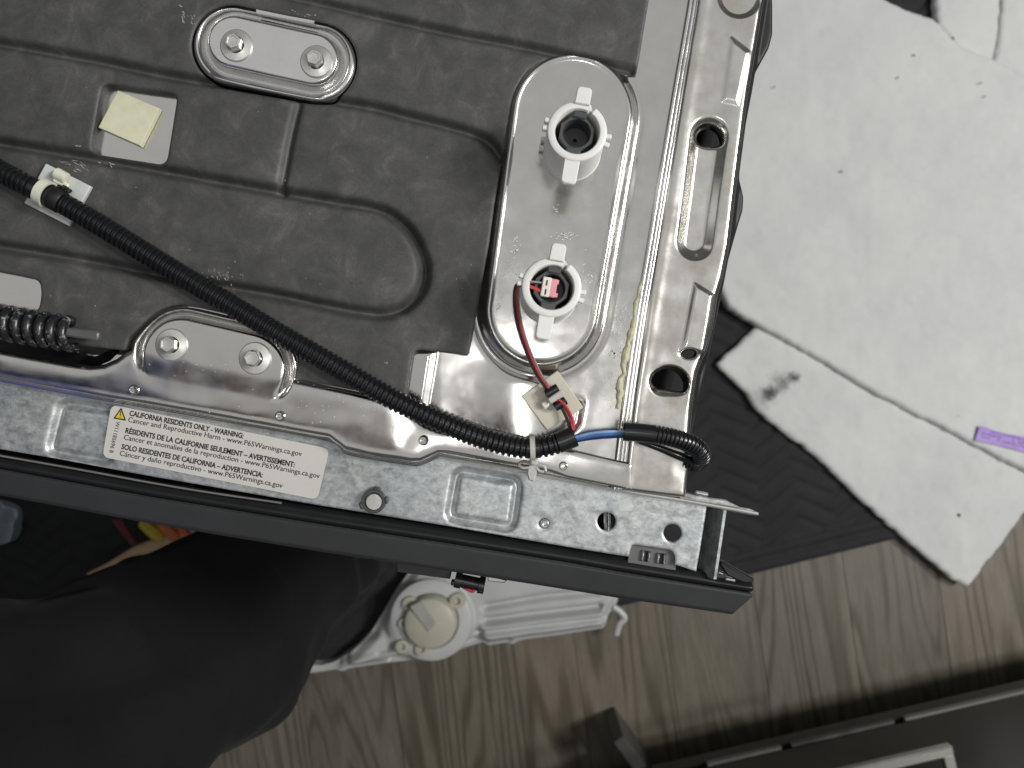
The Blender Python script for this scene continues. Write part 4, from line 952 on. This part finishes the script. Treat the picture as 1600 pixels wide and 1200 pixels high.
st_ = MB(); st_.prism([tuple(W(x, y, 2*mm)[:2]) for x, y in ((826, 725), (840, 727), (838, 742), (834, 752), (826, 750), (823, 738))], .4*mm, 3.4*mm, .0005); st_.obj('push_stem', M['tie'], tie)
for pts in ([(810, 726), (818, 721), (829, 724)], [(810, 727), (818, 731), (829, 730)], [(840, 725), (850, 729), (853, 736)], [(838, 731), (843, 736), (850, 737)]):
    MB().tube(catmull([W(x, y, 3.2*mm) for x, y in pts], .0006), .55*mm, 8).obj('barb', M['tie'], tie)
# --- beige tie mount with sleeved wires
tm = thing('tie_mount', W(862, 627, 1.6*mm), 'square beige adhesive tie mount under the thin red wires', 'tie mount', 'adhesive tie mounts for wiring')
MB().prism([tuple(W(x, y, 3*mm)[:2]) for x, y in fillet([(871, 579), (912, 637), (855, 673), (814, 619)], 2)], 1.2*mm, 3.2*mm, .0003).obj('mount_plate', M['mount'], tm)
def rod(p, q, r, name, mk, par, n=14): return MB().tube([p, p.lerp(q, .03), p.lerp(q, .97), q], [r*.9, r, r, r*.9], n).obj(name, M[mk], par)
rod(W(853, 617, 6*mm), W(872, 606, 6*mm), 1.9*mm, 'tape_sleeve', 'black_plastic', tm)
rod(W(867, 637, 6*mm), W(884, 625, 6*mm), 1.7*mm, 'tape_sleeve', 'black_plastic', tm)
MB().box(W(880, 629, 7*mm), (9*S, 8*S, 1.2*mm), .5, .0003).obj('tape_end', M['black_plastic'], tm)
MB().box(W(869, 620, 7.4*mm), (27*S, 10*S, 1.1*mm), math.radians(33), .0004).obj('tie_strap', M['tie'], tm)
MB().box(W(852, 632, 4.6*mm), (12*S, 12*S, 2.6*mm), math.radians(33), .0006).obj('tie_block', M['nylon'], tm)
# --- milky tie mount at the left
tl = thing('tie_mount', W(90, 304, 3.4*mm), 'milky white plastic tie mount clamping the long conduit on the mat', 'tie mount', 'adhesive tie mounts for wiring')
MB().prism([tuple(W(x, y, 5*mm)[:2]) for x, y in fillet([(71, 255), (142, 291), (107, 353), (37, 317)], 2)], 3.2*mm, 5.0*mm, .0003).obj('mount_plate', M['white_mount'], tl)
cpt = W(73, 305, 8.4*mm); td = (W(100, 319, 8*mm)-W(45, 291, 8*mm)).normalized(); sd = Vector((-td.y, td.x, 0))
vv = []; ff = []; ns = 30
cpt = W(70, 302, 8.4*mm)
for k_ in range(ns+1):
    a = -.35*math.pi+1.55*math.pi*k_/ns; dirv = sd*math.cos(a)+Vector((0, 0, 1))*math.sin(a)
    for (rr_, ww) in ((4.5, -1), (5.3, -1), (5.3, 1), (4.5, 1)): vv.append(cpt+dirv*rr_*mm+td*ww*1.7*mm)
for k_ in range(ns):
    for j in range(4): ff.append((k_*4+j, k_*4+(j+1) % 4, (k_+1)*4+(j+1) % 4, (k_+1)*4+j))
rg = MB(); rg.add(vv, ff); rg.obj('clamp_ring', M['nylon'], tl)
rod(W(88, 270, 6.8*mm), W(104, 279, 6.8*mm), 2.2*mm, 'clamp_knuckle', 'nylon', tl)
MB().box(W(96, 286, 6*mm), (26*S, 9*S, 2*mm), math.radians(-27), .0005).obj('clamp_strap', M['nylon'], tl)
tpz = P
a_, b_ = W(80, 307, 8.6*mm), W(98, 317, 8.4*mm)
tm2 = MB().tube([a_, a_.lerp(b_, .1), a_.lerp(b_, .9), b_], [4.3*mm, 4.6*mm, 4.55*mm, 4.2*mm], 22)
tag(tm2.obj('tape_wrap', M['black_rubber'], None), 'glossy black tape wrapped round the long conduit beside the milky mount', 'tape')
rag = MB(); rr = np.random.default_rng(9)
for q_ in range(9):
    x = 93+q_*2.0; y = 290+q_*1.0
    rag.box(W(x, y+rr.uniform(-2, 2), 8.6*mm), (3.4*S, 5*S, 2.4*mm), rr.uniform(-1, 1), .0003)
rag.obj('ragged_edge', M['black_rubber'], tl)
# --- foam square
fo = tag(MB().prism([tuple(W(x, y, 1.2*mm)[:2]) for x, y in ((184, 141), (249, 169), (219, 228), (153, 199))], -1.4*mm, 1.2*mm, .0003).obj('foam_pad', M['cream'], None), 'cream adhesive foam square stuck in the square mat cutout', 'foam pad')

# ================================================================== tension spring
sp0 = W(-40, 497, 6*mm); sp1 = W(122, 524, 6*mm); ax = (sp1-sp0).normalized(); sdv = Vector((-ax.y, ax.x, 0)); L = (sp1-sp0).length
pitch = 18.3*kz(6*mm); turns = L/pitch; pts = []
turns = math.floor(turns)+.70
for i in range(int(turns*26)+1):
    t = i/26; a = 2*math.pi*t; pts.append(sp0+ax*(t*pitch)+(sdv*math.cos(a)+Vector((0, 0, 1))*math.sin(a))*5.4*mm)
spr = thing('tension_spring', sp0, 'thick black tension spring with dusty coils at the left edge', 'spring')
MB().tube(pts, lambda q: 1.75*mm if q < .985 else 1.75*mm-(q-.985)*70*mm, 12).obj('coil', M['spring'], spr)
MB().box(W(131, 522, 11*mm), (50*S, 14*S, 3.2*mm), -.13, .0006).obj('hook_bar', M['insert'], spr)

# ================================================================== loose things seen under the door edge
hz = FZ+.03
har = thing('wire_bundle', W(250, 850, hz), 'tangle of orange and yellow wires with tan sheath below the door', 'wiring')
def htube(pts, r, mk, name): MB().tube(catmull([W(*p) for p in pts], .004), r, 10).obj(name, M[mk], har)
sh_ = MB(); L_ = catmull([W(138, 897, hz), W(175, 881, hz+.01), W(215, 861, hz+.02), W(255, 850, hz+.03), (W(290, 838, hz+.03))], .004)
nL = len(L_); sh_.tube(L_, lambda s_: .002+.012*s_**1.2, 10); sh_.obj('tan_sheath', M['tan'], har)
htube([(225, 818, hz+.03), (240, 832, hz+.04), (262, 848, hz+.03)], .008, 'yellow_wire', 'yellow_wire')
htube([(252, 818, hz+.03), (270, 834, hz+.045), (292, 852, hz+.03)], .008, 'orange', 'orange_wire')
htube([(270, 820, hz+.03), (292, 838, hz+.04), (306, 846, hz+.03)], .008, 'orange', 'orange_wire')
htube([(300, 830, hz+.03), (314, 846, hz+.04), (322, 852, hz+.03)], .008, 'pale_cloth', 'pale_plug')
htube([(180, 812, hz+.03), (195, 832, hz+.03), (210, 850, hz+.02)], .004, 'dark_red_wire', 'red_wire')
htube([(188, 812, hz+.03), (202, 836, hz+.03), (214, 850, hz+.02)], .003, 'dark_red_wire', 'red_wire')
cl_px = smooth_closed([(-40, 785), (14, 792), (24, 815), (20, 838), (4, 850), (-40, 848)], 5)
cz_ = FZ+.03
cloth = sheet('cloth_rag', lambda X, Y: poly(X, Y, cl_px), lambda X, Y, d: .03*sst(0, 18, -d)+.01*vnoise(X, Y, 12, 51), (-50, 780, 30, 856), 2, cz_, M['pale_cloth'], None, .02)
tag(cloth, 'crumpled pale blue rag beneath the left end of the door', 'rag')

# ================================================================== the person standing at the lower left
def skin_obj(name, joints, edges, m, parent=None, sub=2):
    me = bpy.data.meshes.new(name); me.from_pydata([j[0] for j in joints], edges, []); me.update()
    o = link(name, me, m, parent)
    md = o.modifiers.new('Skin', 'SKIN'); md.use_smooth_shade = True
    lay = me.skin_vertices[0].data
    for i, j in enumerate(joints):
        r = j[1]; lay[i].radius = (r, r) if not hasattr(r, '__len__') else r
        lay[i].use_root = (i == 0)
    s_ = o.modifiers.new('Subsurf', 'SUBSURF'); s_.levels = sub; s_.render_levels = sub
    return o
pel = (-.53, -.29, -.06)
per_j = [(pel, .10), ((-.55, -.29, .12), .10), ((-.56, -.26, .32), .11), ((-.55, -.23, .42), .05), ((-.52, -.19, .53), .075), ((-.50, -.17, .61), .06),
         ((-.40, -.235, -.09), .07), ((-.235, -.215, -.22), .062), ((-.205, -.155, -.46), .042), ((-.20, -.13, -.80), .035), ((-.17, -.05, -.81), .03),
         ((-.60, -.37, -.12), .07), ((-.63, -.42, -.30), .062), ((-.64, -.45, -.50), .042), ((-.645, -.47, -.80), .035), ((-.62, -.40, -.81), .03),
         ((-.47, -.13, .40), .045), ((-.41, -.025, .355), .036), ((-.20, -.065, .40), .028), ((-.125, -.06, .385), .028),
         ((-.69, -.26, .36), .045), ((-.72, -.04, .28), .036), ((-.58, .12, .32), .028), ((-.53, .16, .32), .028)]
per_e = [(0, 1), (1, 2), (2, 3), (3, 4), (4, 5), (0, 6), (6, 7), (7, 8), (8, 9), (9, 10), (0, 11), (11, 12), (12, 13), (13, 14), (14, 15), (2, 16), (16, 17), (17, 18), (18, 19), (2, 20), (20, 21), (21, 22), (22, 23)]
# five fingers on each hand
def hand(base, dirv, side, up):
    for k_, (o_, L_) in enumerate(((-.024, .06), (-.009, .072), (.008, .074), (.023, .066))):
        a = len(per_j); b = Vector(per_j[base][0])
        p1 = b+dirv*.035+side*o_; p2 = p1+dirv*L_*.5+up*.004; p3 = p2+dirv*L_*.4-up*.016
        per_j.extend([(tuple(p1), .009), (tuple(p2), .008), (tuple(p3), .007)]); per_e.extend([(base, a), (a, a+1), (a+1, a+2)])
    a = len(per_j); b = Vector(per_j[base][0]); p1 = b+side*.032+dirv*.01; p2 = p1+dirv*.03+side*.014
    per_j.extend([(tuple(p1), .011), (tuple(p2), .009)]); per_e.extend([(base, a), (a, a+1)])
hand(19, Vector((.93, .1, -.05)).normalized(), Vector((0, -1, 0)), Vector((0, 0, 1)))
hand(23, Vector((.8, .6, 0)).normalized(), Vector((.6, -.8, 0)), Vector((0, 0, 1)))
person = skin_obj('person', per_j, per_e, M['skin'], None, 2)
tag(person, 'person standing at the lower left in loose black trousers', 'person')
tro = [(pel, .14), ((-.42, -.24, -.09), .100), ((-.33, -.205, -.13), .088), ((-.27, -.208, -.175), .084), ((-.245, -.205, -.215), .082), ((-.212, -.185, -.30), .080), ((-.203, -.155, -.42), .076), ((-.200, -.135, -.55), .080), ((-.196, -.120, -.78), .090),
       ((-.60, -.36, -.12), .11), ((-.63, -.42, -.30), .095), ((-.64, -.45, -.50), .085), ((-.645, -.465, -.78), .085), ((-.54, -.29, .04), .14)]
tr = skin_obj('trousers', tro, [(0, 1), (1, 2), (2, 3), (3, 4), (4, 5), (5, 6), (6, 7), (7, 8), (0, 9), (9, 10), (10, 11), (11, 12), (0, 13)], M['trousers'], person, 4)
tx = bpy.data.textures.new('cloth_folds', 'CLOUDS'); tx.noise_scale = .07; tx.noise_depth = 1
dm = tr.modifiers.new('Displace', 'DISPLACE'); dm.texture = tx; dm.strength = .038; dm.mid_level = .5; dm.texture_coords = 'GLOBAL'
shj = [((-.54, -.29, .03), .145), ((-.55, -.29, .17), .14), ((-.56, -.26, .32), .145), ((-.555, -.24, .40), .07), ((-.47, -.13, .40), .068), ((-.44, -.075, .38), .058), ((-.41, -.025, .355), .058), ((-.28, -.05, .38), .046), ((-.69, -.26, .36), .068), ((-.72, -.04, .28), .056), ((-.64, .05, .305), .045)]
skin_obj('shirt', shj, [(0, 1), (1, 2), (2, 3), (2, 4), (4, 5), (5, 6), (6, 7), (2, 8), (8, 9), (9, 10)], M['shirt'], person, 2)
skin_obj('hair', [((-.53, -.205, .57), .075), ((-.51, -.185, .63), .065)], [(0, 1)], M['hair'], person, 2)
fc = MB()
for s_ in (-1, 1): fc.lathe([(.001, .009), (.006, .007), (.009, 0)], 10, (-.47+s_*.02, -.135+s_*-.02, .555))
fe = fc.obj('eyes', M['ink'], person); fe['kind'] = 'stuff'

for o in C.objects:
    for k_ in ('_w',):
        if k_ in o: del o[k_]
